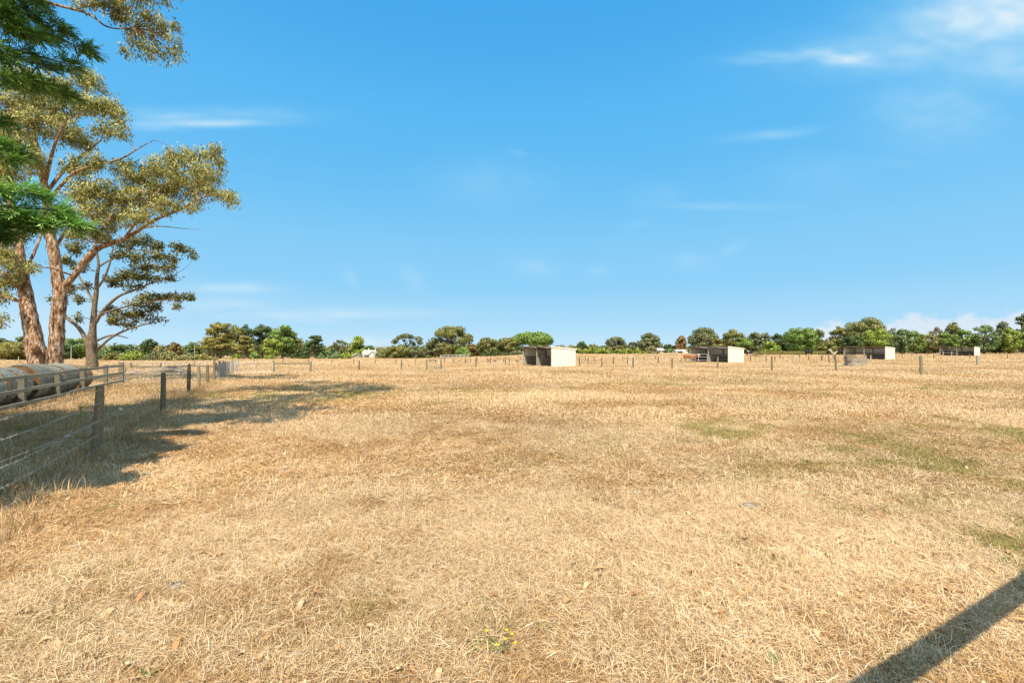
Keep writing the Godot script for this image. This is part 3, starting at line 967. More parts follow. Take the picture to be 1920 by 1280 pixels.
func shelter(px: float, py: float, label: String, extra: String) -> void:
	var corner := gp(px, py)
	corner.y -= 0.02
	var root := thing("field_shelter", label, "shelter", corner, "field shelters across the paddock")
	root.basis = Basis(Vector3(-0.47, 0, -0.883), Vector3.UP, Vector3(0.883, 0, -0.47)).orthonormalized()
	var L := 6.1
	var W := 3.1
	var H0 := 2.12
	var H1 := 1.86
	var cream := Color(0.78, 0.75, 0.66)
	var wood := Color(0.46, 0.44, 0.38)
	var dark := Color(0.28, 0.23, 0.17)
	for k in 4:
		var a := W * k / 4.0
		part("wall_sheet", ribbed(Vector3(0, 0.03, a), Vector3(0, 0, 1), W / 4.0 - 0.004, lerpf(H0, H1, k / 4.0) - 0.03, lerpf(H0, H1, (k + 1) / 4.0) - 0.03, Vector3(-1, 0, 0), 0.193, cream), M.sheet, root)
		part("wall_sheet", ribbed(Vector3(L, 0.03, a), Vector3(0, 0, 1), W / 4.0 - 0.004, lerpf(H0, H1, k / 4.0) - 0.03, lerpf(H0, H1, (k + 1) / 4.0) - 0.03, Vector3(1, 0, 0), 0.193, cream), M.sheet, root)
	for k in 8:
		part("wall_sheet", ribbed(Vector3(L * k / 8.0 + 0.01, 0.03, W), Vector3(1, 0, 0), L / 8.0 - 0.004, H1 - 0.05, H1 - 0.05, Vector3(0, 0, 1), 0.19, cream), M.sheet, root)
		# roof sheet, sloping to the back and oversailing the front
		var mb := MB.new()
		mb.col = Color(0.5, 0.49, 0.46)
		var sl := (H1 - H0) / W
		var n := 4
		for i in n:
			var x0 := -0.06 + (L + 0.12) * (k + i / float(n)) / 8.0
			var x1 := -0.06 + (L + 0.12) * (k + (i + 0.66) / float(n)) / 8.0
			var x2 := -0.06 + (L + 0.12) * (k + (i + 1.0) / float(n)) / 8.0
			var f := Vector3(0, H0 + 0.03 - sl * 0.12, -0.12)
			var bk := Vector3(0, H1 + 0.03 + sl * 0.1, W + 0.1)
			mb.quad(f + Vector3(x0, 0, 0), bk + Vector3(x0, 0, 0), bk + Vector3(x1, 0, 0), f + Vector3(x1, 0, 0))
			mb.quad(f + Vector3(x1, 0, 0), bk + Vector3(x1, 0, 0), bk + Vector3(x2, 0.025, 0), f + Vector3(x2, 0.025, 0))
		part("roof_sheet", mb.mesh(), M.sheet, root)
	part("fascia", box_mesh(Vector3(L * 0.5, H0 + 0.02, -0.11), Vector3(L + 0.1, 0.09, 0.03), Color(0.22, 0.15, 0.10)), M.rail, root)
	part("barge_board", box_mesh(Vector3(-0.045, (H0 + H1) * 0.5 + 0.03, W * 0.5), Vector3(0.05, 0.1, W + 0.24), Color(0.88, 0.86, 0.80), 0.0, Basis(Vector3.RIGHT, atan2(H0 - H1, W))), M.plain, root)
	for k in 3:
		part("rafter", box_mesh(Vector3(0.1 + (L - 0.2) * k / 2.0, (H0 + H1) * 0.5 - 0.06, W * 0.5), Vector3(0.06, 0.12, W - 0.06), Color(0.3, 0.26, 0.2), 0.0, Basis(Vector3.RIGHT, atan2(H0 - H1, W))), M.rail, root)
		part("post", box_mesh(Vector3([0.06, L * 0.5, L - 0.06][k], H0 * 0.5, 0.06), Vector3(0.11, H0, 0.11), Color(0.46, 0.42, 0.34), 0.008), M.timber, root)
		part("back_post", box_mesh(Vector3([0.3, L * 0.5, L - 0.3][k] , H1 * 0.5 - 0.03, W - 0.09), Vector3(0.12, H1 - 0.1, 0.1), Color(0.40, 0.36, 0.29)), M.timber, root)
	# half height partition of upright boards
	for k in 10:
		part("partition_board", box_mesh(Vector3(L * 0.5, 0.53, 0.2 + k * 0.19), Vector3(0.03, 1.06, 0.18), wood * (0.85 + 0.3 * fposmod(k * 0.37, 1.0))), M.timber, root)
	# kick boards along the back
	for k in 5:
		part("kick_board", box_mesh(Vector3(L * 0.25, 0.14 + k * 0.21, W - 0.17), Vector3(L * 0.5 - 0.2, 0.17, 0.03), dark * (0.8 + 0.4 * fposmod(k * 0.61, 1.0))), M.rail, root)
		part("kick_board", box_mesh(Vector3(L * 0.75, 0.14 + k * 0.21, W - 0.17), Vector3(L * 0.5 - 0.2, 0.17, 0.03), dark * (0.8 + 0.4 * fposmod(k * 0.47, 1.0))), M.rail, root)
	for k in 4:
		part("side_board", box_mesh(Vector3(L - 0.07, 0.17 + k * 0.26, W * 0.5), Vector3(0.03, 0.24, W - 0.4), wood * 0.9), M.timber, root)
	var white := Color(0.6, 0.62, 0.62)
	if extra == "gate":
		var g := Node3D.new()
		g.name = "pipe_gate"
		root.add_child(g)
		for y in [0.3, 0.72, 1.1]:
			var mb := MB.new()
			mb.col = white
			mb.tube([Vector3(L * 0.5 + 0.1, y, -0.05), Vector3(L - 0.1, y, -0.05)], [0.028, 0.028], 6)
			part("gate_bar", mb.mesh(), M.steel, g)
		for x in [L * 0.5 + 0.1, L * 0.75, L - 0.1]:
			var mb := MB.new()
			mb.col = white
			mb.tube([Vector3(x, 0.1, -0.05), Vector3(x, 1.13, -0.05)], [0.03, 0.03], 6)
			part("gate_upright", mb.mesh(), M.steel, g)
	if extra in ["gate", "rails"]:
		for y in [0.42, 0.9]:
			var mb := MB.new()
			mb.col = white
			mb.tube([Vector3(0.15, y, W * 0.62), Vector3(L * 0.5 - 0.1, y, W * 0.62)], [0.03, 0.03], 6)
			part("feed_rail", mb.mesh(), M.steel, root)
	if extra == "pegs":
		for x in [L * 0.62, L * 0.87]:
			part("gate_post", box_mesh(Vector3(x, 0.5, -0.4), Vector3(0.14, 1.0, 0.14), Color(0.6, 0.58, 0.5), 0.01), M.timber, root)
		var mb := MB.new()
		mb.col = white
		mb.tube([Vector3(L * 0.5, 0.68, -0.4), Vector3(L * 0.87, 0.68, -0.4)], [0.03, 0.03], 6)
		part("gate_bar", mb.mesh(), M.steel, root)
	if extra == "blocks":
		for y in [0.15, 0.45, 0.8, 1.1]:
			part("rail_end", box_mesh(Vector3(L * 0.5 + 0.12, y, 0.9), Vector3(0.2, 0.09, 0.12), Color(0.75, 0.74, 0.7)), M.timber, root)


func make_shelters() -> void:
	shelter(1034, 688.2, "two bay field shelter with cream end wall, standing before the umbrella pine", "blocks")
	shelter(1366, 680.6, "two bay field shelter with a white pipe gate, beside the brown and white cow", "gate")
	shelter(1661, 674.2, "two bay field shelter with low rails inside, behind the weathered round bale", "rails")
	shelter(1828, 667.4, "two bay field shelter farthest along, backed by the bright green trees", "pegs")


func gabled(root: Node3D, o: Vector3, w: float, l: float, eave: float, ridge: float, wall: Color, roof: Color, yaw: float, boards: bool) -> Node3D:
	# ridge runs along local x (length l); width w along local z
	var g := Node3D.new()
	g.name = "wing"
	root.add_child(g, true)
	g.position = o
	g.rotation.y = yaw
	var mb := MB.new()
	mb.col = wall
	var hw := w * 0.5
	var hl := l * 0.5
	mb.quad(Vector3(-hl, -0.3, hw), Vector3(-hl, eave, hw), Vector3(hl, eave, hw), Vector3(hl, -0.3, hw))
	mb.quad(Vector3(hl, -0.3, -hw), Vector3(hl, eave, -hw), Vector3(-hl, eave, -hw), Vector3(-hl, -0.3, -hw))
	for s in [-1.0, 1.0]:
		mb.quad(Vector3(hl * s, -0.3, hw * s), Vector3(hl * s, eave, hw * s), Vector3(hl * s, eave, -hw * s), Vector3(hl * s, -0.3, -hw * s))
		mb.tri(Vector3(hl * s, eave, hw * s), Vector3(hl * s, ridge, 0), Vector3(hl * s, eave, -hw * s))
	part("wall", mb.mesh(), M.plain, g)
	var k := 0.35
	var fall := (ridge - eave) / hw
	for s in [-1.0, 1.0]:
		var mb2 := MB.new()
		mb2.col = roof
		var mid := Vector3(0, (ridge + eave - fall * k) * 0.5 + 0.07, s * (hw + k) * 0.5)
		mb2.box(mid, Vector3(hl + k, 0.05, sqrt(pow(hw + k, 2) + pow((hw + k) * fall, 2)) * 0.5), Basis(Vector3.RIGHT, s * atan(fall)))
		part("roof", mb2.mesh(), M.sheet, g)
	if boards:
		for i in 6:
			part("wall_board", box_mesh(Vector3(hl + 0.02, 0.25 + i * (eave - 0.3) / 5.5, 0), Vector3(0.03, 0.16, w - 0.05), wall * 0.85), M.plain, g)
	return g


func make_houses() -> void:
	var d := 235.0
	var k := d / FOCAL
	var x := func(px: float) -> float: return (px - 960.0) * k
	# white farmhouse with a cross gable
	var base := on_ground(x.call(693), d)
	var root := thing("farmhouse", "white farmhouse with a pale gabled roof and chimneys across the field", "house", base + Vector3.UP * 0.4)
	root.scale = Vector3.ONE * 1.3
	var white := Color(0.66, 0.65, 0.62)
	gabled(root, Vector3(-0.6, 0, -1.5), 4.6, 4.0, 1.95, 3.4, white, Color(0.46, 0.44, 0.37), 0.0, false)
	gabled(root, Vector3(1.9, 0, 0.0), 2.5, 5.0, 1.9, 2.9, white, Color(0.46, 0.45, 0.40), -PI / 2, false)
	for q in [[-0.9, 3.6], [1.9, 3.4]]:
		part("chimney", box_mesh(Vector3(q[0], q[1], -1.6), Vector3(0.35, 1.0, 0.35), white, 0.02), M.plain, root)
	part("verandah_roof", box_mesh(Vector3(0.0, 1.72, 1.45), Vector3(3.4, 0.07, 1.5), Color(0.5, 0.52, 0.53), 0.0, Basis(Vector3.RIGHT, 0.16)), M.sheet, root)
	for q in [[-1.6, 0.82], [-0.6, 0.82], [0.35, 0.7]]:
		var w := part("window", box_mesh(Vector3(q[0], 1.1, 0.83), Vector3(q[1], 0.55, 0.06), Color(0.7, 0.7, 0.68)), M.plain, root)
		part("pane", box_mesh(Vector3(q[0], 1.1, 0.87), Vector3(q[1] - 0.14, 0.42, 0.02), Color.WHITE), M.glass, w)
	var win := part("window", box_mesh(Vector3(2.5, 1.15, 2.53), Vector3(0.55, 0.7, 0.06), Color(0.7, 0.7, 0.68)), M.plain, root)
	part("pane", box_mesh(Vector3(2.5, 1.15, 2.57), Vector3(0.42, 0.56, 0.02), Color.WHITE), M.glass, win)
	part("door", box_mesh(Vector3(1.35, 0.75, 2.53), Vector3(0.55, 1.5, 0.05), Color(0.4, 0.42, 0.42)), M.plain, root)
	# grey shed
	root = thing("grey_shed", "low grey timber shed with a pale gabled roof beside the farmhouse", "shed", on_ground(x.call(671.5), 233.0))
	root.scale = Vector3.ONE * 1.75
	gabled(root, Vector3.ZERO, 2.9, 3.4, 1.0, 1.85, Color(0.36, 0.34, 0.28), Color(0.58, 0.56, 0.50), -1.2, true)
	# white cottage and machinery shed beyond the hedge
	root = thing("cottage", "white low cottage with a porch below the large round gum", "house", on_ground((1233.0 - 960.0) / FOCAL * 245.0, 245.0))
	root.scale = Vector3.ONE * 1.8
	gabled(root, Vector3(0, 0, 0), 2.2, 2.6, 1.25, 1.75, white, Color(0.6, 0.6, 0.58), 0.15, false)
	part("porch_roof", box_mesh(Vector3(2.0, 1.25, 0.8), Vector3(2.0, 0.06, 1.2), Color(0.5, 0.52, 0.48)), M.sheet, root)
	part("porch_post", box_mesh(Vector3(2.9, 0.5, 1.3), Vector3(0.1, 1.5, 0.1), white), M.plain, root)
	win = part("window", box_mesh(Vector3(0.15, 0.75, 1.15), Vector3(0.75, 0.7, 0.1), Color(0.7, 0.7, 0.68)), M.plain, root)
	part("pane", box_mesh(Vector3(0.15, 0.75, 1.21), Vector3(0.6, 0.56, 0.03), Color.WHITE), M.glass, win)
	root = thing("machinery_shed", "white machinery shed with a dark open doorway below the beehive tree", "shed", on_ground((1276.0 - 960.0) / FOCAL * 240.0, 240.0))
	root.scale = Vector3.ONE * 1.8
	root.rotation.y = 0.1
	part("wall", box_mesh(Vector3(0, 0.5, -1.2), Vector3(3.6, 1.1, 0.08), white), M.plain, root)
	for q in [-1.76, 1.76]:
		part("wall", box_mesh(Vector3(q, 0.5, 0.0), Vector3(0.08, 1.1, 2.32), white), M.plain, root)
	part("wall", box_mesh(Vector3(0.95, 0.5, 1.2), Vector3(1.7, 1.1, 0.08), white), M.plain, root)
	part("wall", box_mesh(Vector3(-1.65, 0.5, 1.2), Vector3(0.3, 1.1, 0.08), white), M.plain, root)
	for s in [-1.0, 1.0]:
		part("roof", box_mesh(Vector3(0, 1.24, 0.66 * s), Vector3(3.9, 0.06, 1.42), Color(0.6, 0.6, 0.58), 0.0, Basis(Vector3.RIGHT, s * 0.3)), M.sheet, root)


# ------------------------------------------------------------------ fences

# an upright timber post, rounded or square, a little uneven
func post_mesh(h: float, r: float, sd: int, col: Color, square := false) -> ArrayMesh:
	var mb := MB.new()
	mb.col = col
	var rng := RandomNumberGenerator.new()
	rng.seed = sd
	if square:
		mb.box(Vector3(0, h * 0.5 - 0.1, 0), Vector3(r, h * 0.5 + 0.1, r), Basis(), 0.012)
		return mb.mesh()
	var pts := []
	var rad := []
	var lean := Vector2(rng.randf_range(-0.03, 0.03), rng.randf_range(-0.03, 0.03))
	for i in 7:
		var t := i / 6.0
		pts.append(Vector3(lean.x * t + rng.randf_range(-0.006, 0.006), -0.2 + (h + 0.2) * t, lean.y * t))
		rad.append(r * (1.06 - 0.14 * t) * rng.randf_range(0.95, 1.05))
	rad[6] *= 0.86
	mb.tube(pts, rad, 9, true, 0.07, sd)
	return mb.mesh()


func wire(pts: Array, r: float, barbed: bool, col: Color, sd: int) -> ArrayMesh:
	var mb := MB.new()
	mb.col = col
	var rng := RandomNumberGenerator.new()
	rng.seed = sd
	for k in pts.size() - 1:
		var a: Vector3 = pts[k]
		var b: Vector3 = pts[k + 1]
		var line := []
		var rad := []
		var n := 10
		for i in n + 1:
			var t := i / float(n)
			line.append(a.lerp(b, t) - Vector3.UP * 0.05 * sin(t * PI))
			rad.append(r)
		mb.tube(line, rad, 5, false)
		if barbed:
			var length := a.distance_to(b)
			var dir := (b - a).normalized()
			var s := 0.05
			while s < length:
				var t := s / length
				var p := a.lerp(b, t) - Vector3.UP * 0.05 * sin(t * PI)
				mb.tube([p - dir * 0.018, p + dir * 0.018], [r * 1.9, r * 1.9], 5)
				for q in 4:
					var out := (unit(rng) - dir * 0.2)
					out = (out - dir * out.dot(dir) * 0.8).normalized()
					mb.tube([p + dir * rng.randf_range(-0.012, 0.012), p + out * 0.03], [r * 0.8, r * 0.25], 4)
				s += 0.115
	return mb.mesh()


func make_fences() -> void:
	# post and rail fence: from the picture edge to the gate
	var a := Vector2(-16.9, 15.7)
	var b := Vector2(-22.6, 26.3)
	var root := thing("post_and_rail_fence", "weathered grey timber post and rail fence in front of the hay bales", "fence")
	var dir := (b - a).normalized()
	var side := Vector3(dir.y, 0, dir.x)
	var ss := [-0.49, -0.245, 0.0, 0.25, 0.483, 0.764, 1.0]
	var rng := RandomNumberGenerator.new()
	rng.seed = 41
	var grey := Color(0.40, 0.37, 0.29)
	for i in ss.size():
		var p := a.lerp(b, ss[i])
		var o := part("post", post_mesh(1.16 if i < 6 else 1.24, 0.085 if i < 6 else 0.11, i, grey * rng.randf_range(0.75, 0.95), true), M.timber, root)
		o.position = on_ground(p.x, p.y)
		o.rotation.y = atan2(dir.x, -dir.y) + PI
	for i in ss.size() - 1:
		var p := a.lerp(b, ss[i])
		var q := a.lerp(b, ss[i + 1])
		for k in 3:
			var y: float = [1.06, 0.62, 0.17][k] + rng.randf_range(-0.015, 0.015)
			var f := on_ground(p.x, p.y) + Vector3.UP * (y + rng.randf_range(-0.012, 0.012)) + side * 0.11
			var e := on_ground(q.x, q.y) + Vector3.UP * y + side * (0.11 if i < 5 else 0.135)
			var l := f.distance_to(e)
			var ax := (e - f) / l
			var z := ax.cross(Vector3.UP).normalized()
			var o := part("rail", box_mesh(Vector3.ZERO, Vector3(l + (0.0 if i % 2 else -0.01), 0.125, 0.045), Color(0.52, 0.47, 0.34) * rng.randf_range(0.85, 1.1), 0.008), M.rail, root)
			o.position = (f + e) * 0.5 + side * (0.003 * (i % 2))
			o.basis = Basis(ax, z.cross(ax), z)

	# near barbed wire fence
	root = thing("barbed_wire_fence", "barbed wire strands on old round timber posts running past the hay bales", "fence")
	var posts := [[-5.3, 3.66, 1.3, 0.085], [-8.06, 8.82, 1.32, 0.078], [-11.0, 14.33, 1.28, 0.075], [-14.5, 20.4, 1.33, 0.078], [-15.42, 22.4, 1.16, 0.075], [-17.15, 25.6, 1.1, 0.08], [-18.4, 28.1, 1.32, 0.07]]
	var tops := []
	for i in posts.size():
		var q: Array = posts[i]
		var p := on_ground(q[0], q[1])
		var dark := [0.3, 0.3, 0.24, 0.14, 0.36, 0.24, 0.28][i] as float
		var tint := Color(dark * 1.2, dark * 1.02, dark * 0.7) if i != 6 else Color(0.34, 0.26, 0.17)
		var o := part("post", post_mesh(q[2], q[3], 50 + i, tint), M.timber, root)
		o.position = p
		if i == 1:
			o.rotation.z = -0.035
		tops.append(p)
	var heights := [1.25, 1.0, 0.66, 0.41, 0.15]
	var zinc := Color(0.42, 0.41, 0.38)
	var out := Vector3(0.882, 0, -0.471) * 0.085
	for k in heights.size():
		var pts := []
		for i in posts.size():
			pts.append(tops[i] + Vector3.UP * minf(heights[k], posts[i][2] - 0.05) + out)
		part("barbed_strand", wire(pts.slice(0, 2), 0.0026, true, zinc, 60 + k), M.steel, root)
		part("wire_strand", wire(pts.slice(1), 0.0024, false, zinc * 0.9, 70 + k), M.steel, root)
	var hot0: Vector3 = tops[0] + Vector3.UP * 0.79 + out * 1.5
	var hot1 := at(225, 767, 8.9)
	part("electric_wire", wire([hot0, tops[1] + Vector3.UP * 0.69 + out * 1.5, hot1], 0.003, false, zinc, 80), M.steel, root)
	var ring := MB.new()
	ring.col = Color(0.82, 0.82, 0.80)
	var pts2 := []
	var rad2 := []
	for i in 17:
		var an := TAU * i / 16.0
		pts2.append(hot1 + Vector3(cos(an) * 0.024, sin(an) * 0.017, sin(an) * 0.012))
		rad2.append(0.011)
	ring.tube(pts2, rad2, 7, false)
	part("insulator", ring.mesh(), M.plain, root)
	var knot := MB.new()
	knot.col = zinc
	var kp: Vector3 = tops[0].lerp(tops[1], 0.72) + Vector3.UP * 0.625 + out
	knot.tube([kp - Vector3(0.03, 0, -0.05), kp + Vector3(0.0, 0.012, 0), kp + Vector3(-0.03, 0, -0.05)], [0.006, 0.018, 0.006], 7)
	part("wire_knot", knot.mesh(), M.steel, root)

	# wide mesh gate between the rail fence and the wire fence
	mesh_gate(Vector2(-22.35, 26.3), Vector2(-17.3, 25.75), 1.2, "wide steel pipe gate with wire mesh beside the rail fence's end post", 2, Color(0.38, 0.38, 0.36))
	# row of whitewashed palings going away
	root = thing("paling_row", "row of old whitewashed split palings leading away to the silver gate", "fence")
	rng.seed = 90
	for i in 16:
		var t := pow(i / 15.0, 1.15)
		var p := Vector2(-20.1, 31.0).lerp(Vector2(-27.2, 45.0), t)
		var pal := Color(0.72, 0.66, 0.54) * rng.randf_range(0.65, 1.1)
		var h := rng.randf_range(1.0, 1.22)
		var o := part("paling", post_mesh(h, rng.randf_range(0.07, 0.11), 400 + i, pal), M.timber, root)
		o.position = on_ground(p.x + rng.randf_range(-0.08, 0.08), p.y)
		o.rotation = Vector3(rng.randf_range(-0.04, 0.04), rng.randf() * TAU, rng.randf_range(-0.05, 0.05))
	var g0 := gp(440, 701)
	var g1 := gp(511, 699.5)
	mesh_gate(Vector2(g0.x, -g0.z), Vector2(g1.x, -g1.z), (701 - 679.5) * -g0.z / FOCAL, "silver pipe gate with fine mesh at the end of the whitewashed palings", 1, Color(0.66, 0.68, 0.70))
	# hitching frame: two posts and a top rail beside the silver gate
	frame_of(gp(512.5, 699), gp(581.5, 698.5), (699 - 677) , (698.5 - 677.5), "timber strainer frame of two posts and a pole rail beside the silver gate", 0.1)
	frame_of(gp(805, 681.2), gp(816.5, 680.3), 681 - 672.8, 680 - 672.8, "small timber frame of two posts and a rail far out behind the feed box", 0.11)
	frame_of(gp(1277.5, 681), gp(1303.5, 680.6), 681 - 669, 680.6 - 668.5, "low timber rail on two posts in front of the brown and white cow", 0.06)
	var gate0 := gp(1178.5, 682.8)
	var gate1 := gp(1194.2, 682.4)
	mesh_gate(Vector2(gate0.x, -gate0.z), Vector2(gate1.x, -gate1.z), 0.85, "short pale mesh hurdle standing alone among the paddock posts", 1, Color(0.6, 0.64, 0.58))

	# posts standing about the paddock: middle, top, foot (photograph pixels), tone, line
	var lines := {
		"n": ["weathered round timber post in the nearer paddock fence line, wires hardly visible", "posts of the nearer paddock line"],
		"m": ["thin dark timber post in the middle paddock fence lines behind the nearer posts", "posts of the middle paddock lines"],
		"f": ["slim timber post in the far paddock fence line towards the trees", "posts of the far paddock line"],
		"w": ["pale whitish post among the dark paddock posts", "pale posts of the paddock"],
	}
	var list := [
		[672.5, 675.5, 694, "n", "weathered round paddock post in front of the farmhouse and grey shed"], [752, 674.5, 693.8, "n", "weathered round paddock post below the open crowned white gum"], [800, 673.5, 693.5, "n", "weathered round paddock post at the yellowish end of the feed box"], [826.8, 672.5, 693.2, "n", "weathered round paddock post at the grey end of the feed box"], [892.6, 670, 690, "n", "weathered round paddock post below the rounded olive gum, a thin post right behind it"], [1129, 670, 688.5, "n", "weathered round paddock post below the clipped hedge, past the first shelter's end wall"], [1187.5, 669.5, 689, "n", "weathered round paddock post in front of the short pale mesh hurdle"], [1261, 671, 691.5, "n", "weathered round paddock post below the white machinery shed"], [1346, 667.8, 691.8, "n", "weathered round paddock post in front of the second shelter's open bay"], [1448, 668, 695.8, "n", "weathered round paddock post below the large lime green bush"], [1568, 666, 695.5, "n", "weathered round paddock post directly in front of the pale dead stump"],
		[833, 671, 681.6, "m"], [851.5, 671, 681, "m"], [849.2, 671.5, 680, "m"], [872.4, 670.5, 681.5, "m"], [882.5, 671.2, 680.2, "m"], [894.6, 669.8, 681.8, "m"], [913.3, 671, 680, "m"], [919.4, 669.8, 682, "m"], [944.2, 671, 680, "m"], [947.4, 669.8, 683.5, "m"], [955, 670.5, 685, "m"], [1087, 669.5, 686.2, "m"], [1103, 669.5, 683.5, "m"], [1150, 669, 683.5, "m"], [1177, 669, 683.5, "m"], [1234.4, 668, 681.8, "m"], [1408, 667, 677.8, "m"], [1437, 667, 677.8, "m"], [1453.6, 667.5, 677.5, "m"], [1543.2, 665.5, 673, "m"], [1541.2, 666, 675.8, "m"], [1516.5, 667, 676, "m"], [1554.6, 665, 680.5, "m"],
		[475.8, 674, 684.5, "f"], [529.6, 674, 683.6, "f"], [578, 674, 683.2, "f"], [622, 674, 683, "f"], [663, 674, 683, "f"], [703.7, 673.6, 682.8, "f"], [742.7, 673.4, 682, "f"], [779.6, 672.6, 681, "f"], [1097.5, 669, 676.5, "f"], [1114.5, 668, 676.5, "f"], [1168, 668, 676, "f"], [1193.6, 668, 677.2, "f"], [1208, 667.6, 675, "f"], [1229.4, 667, 674, "f"], [1463, 664, 673.5, "f"], [1499.4, 664, 672.6, "f"], [1692, 661, 672.5, "f"], [1752, 664, 672.4, "f"], [1890, 662, 673.2, "f"], [1819, 662.4, 673.6, "f"], [1740.6, 661, 668, "f"], [1710, 661.5, 667.5, "f"], [1564.6, 664.8, 675, "f"],
		[1153.4, 672, 680, "w", "pale whitish paddock post below the loose grey gum"], [1212.5, 671, 679, "w", "pale whitish paddock post below the large round greyish gum"], [1248, 668, 679, "w", "pale whitish paddock post below the white cottage porch"], [1426, 668, 677.6, "w", "pale whitish paddock post in front of the brushwood heap"], [1633.6, 665.5, 682, "w", "pale whitish paddock post in front of the third shelter's low rails"],
		[300.8, 679, 689, "f"], [245, 679, 690, "f"],
	]
	var kinds := {}
	for k in list.size():
		var q: Array = list[k]
		var p := gp(q[0], q[2])
		var h: float = clampf((q[2] - q[1]) * -p.z / FOCAL, 0.6, 1.5)
		var line: Array = lines[q[3]]
		var r: float = {"n": 0.075, "m": 0.06, "f": 0.06, "w": 0.075}[q[3]]
		var tone: Color = {"n": Color(0.27, 0.24, 0.17), "m": Color(0.19, 0.17, 0.13), "f": Color(0.25, 0.21, 0.15), "w": Color(0.62, 0.60, 0.52)}[q[3]]
		rng.seed = 700 + k
		var o := part("fence_post", post_mesh(h, r, 500 + k, tone * rng.randf_range(0.8, 1.2)), M.timber, self)
		o.position = p
		o.rotation = Vector3(rng.randf_range(-0.03, 0.03), rng.randf() * TAU, rng.randf_range(-0.03, 0.03))
		tag(o, q[4] if q.size() > 4 else line[0], "post", line[1])
	var own := [[1728.5, 667, 702.6, 0.11, Color(0.36, 0.33, 0.24), 0.0, "single thick round paddock post standing past the weathered round bale"], [1834.3, 666, 684.8, 0.13, Color(0.5, 0.49, 0.46), 0.06, "grey leaning paddock post standing before the fourth shelter's end wall"], [1488.5, 665, 680.4, 0.12, Color(0.6, 0.58, 0.52), -0.12, "pale slanting split post below the spreading bright green tree"]]
	for q in own:
		var p := gp(q[0], q[2])
		var o := part("fence_post", post_mesh((q[2] - q[1]) * -p.z / FOCAL, q[3], int(q[0]), q[4]), M.timber, self)
		o.position = p
		o.rotation.z = q[5]
		tag(o, q[6], "post")
	# poles
	for q in [[364, 642, 685.5, 0.05, Color(0.5, 0.46, 0.3), "tall thin yellowish pole standing alone beyond the wide mesh gate"], [637, 652, 671.5, 0.1, Color(0.6, 0.6, 0.58), "pale power pole in front of the arching small gum"], [132.5, 648, 675.5, 0.07, Color(0.66, 0.66, 0.64), "white pole seen between the twin gum trunk and the dark limbed tree"], [34, 668, 678, 0.07, Color(0.6, 0.6, 0.5), "short pale pole below the broad yellowish tree"]]:
		var p := gp(q[0], q[2])
		var o := part("pole", post_mesh((q[2] - q[1]) * -p.z / FOCAL, q[3], int(q[0]), q[4]), M.timber, self)
		o.position = p
		tag(o, q[5], "pole")
	# pale rail fence at the far edge below the big olive gum
	root = thing("paddock_rail_fence", "pale weathered rail fence far off below the big olive gum", "fence")
	var last := Vector3.ZERO
	for i in 8:
		var px := 826.0 + i * 7.5
		var p := on_ground((px - 960.0) / FOCAL * 126.0, 126.0)
		var o := part("post", post_mesh(1.15, 0.09, 900 + i, Color(0.6, 0.58, 0.54)), M.timber, root)
		o.position = p
		if i > 0:
			for y in [0.45, 0.95]:
				var mb := MB.new()
				mb.col = Color(0.46, 0.44, 0.40)
				mb.box((p + last) * 0.5 + Vector3(0, y, 0.1), Vector3(p.distance_to(last) * 0.5, 0.1, 0.025))
				part("rail", mb.mesh(), M.rail, root)
		last = p


func frame_of(p: Vector3, q: Vector3, hp: float, hq: float, label: String, r: float) -> void:
	var root := thing("rail_hurdle", label, "fence", p)
	var h0 := hp * -p.z / FOCAL
	var h1 := hq * -q.z / FOCAL
	var tone := Color(0.36, 0.32, 0.22)
	part("post", post_mesh(h0, r, 31, tone), M.timber, root)
	var o := part("post", post_mesh(h1, r, 32, tone), M.timber, root)
	o.position = q - p
	var mb := MB.new()
	mb.col = tone
	mb.tube([Vector3(0, h0 - 0.17, 0), (q - p) * 0.5 + Vector3.UP * (h0 - 0.19), q - p + Vector3.UP * (h1 - 0.15)], [r * 0.75, r * 0.7, r * 0.75], 8, true, 0.05)
	part("rail", mb.mesh(), M.timber, root)


func mesh_gate(a: Vector2, b: Vector2, h: float, label: String, stays: int, col: Color) -> void:
	var p := on_ground(a.x, a.y)
	var q := on_ground(b.x, b.y)
	var root := thing("mesh_gate", label, "gate", p)
	var u := q - p
	var l := u.length()
	u /= l
	var low := 0.1
	var r := 0.022
	var c := 0.12
	var mb := MB.new()
	mb.col = col
	var pts := [Vector3.UP * low, Vector3.UP * (h - c), u * (c * 0.3) + Vector3.UP * (h - c * 0.3), u * c + Vector3.UP * h, u * (l - c) + Vector3.UP * h, u * (l - c * 0.3) + Vector3.UP * (h - c * 0.3), u * l + Vector3.UP * (h - c), u * l + Vector3.UP * low, Vector3.UP * low]
	var rad := []
	for i in pts.size():
		rad.append(r)
	mb.tube(pts, rad, 6, false)
	part("pipe_frame", mb.mesh(), M.steel, root)
	for i in stays:
		var s := MB.new()
		s.col = col
		var x := l * (i + 1) / (stays + 1.0)
		s.tube([u * x + Vector3.UP * low, u * x + Vector3.UP * h], [r * 0.8, r * 0.8], 6)
		part("stay", s.mesh(), M.steel, root)
	var wires := MB.new()
	wires.col = col
	for i in range(1, int(l / 0.3)):
		wires.tube([u * (i * 0.3) + Vector3.UP * low, u * (i * 0.3) + Vector3.UP * h], [0.0035, 0.0035], 4, false)
	for i in range(1, 7):
		var y := low + (h - low) * i / 7.0
		wires.tube([Vector3.UP * y, u * l + Vector3.UP * y], [0.0035, 0.0035], 4, false)
	part("wire_mesh", wires.mesh(), M.steel, root)


# ------------------------------------------------------------------ near trees

var joints := []


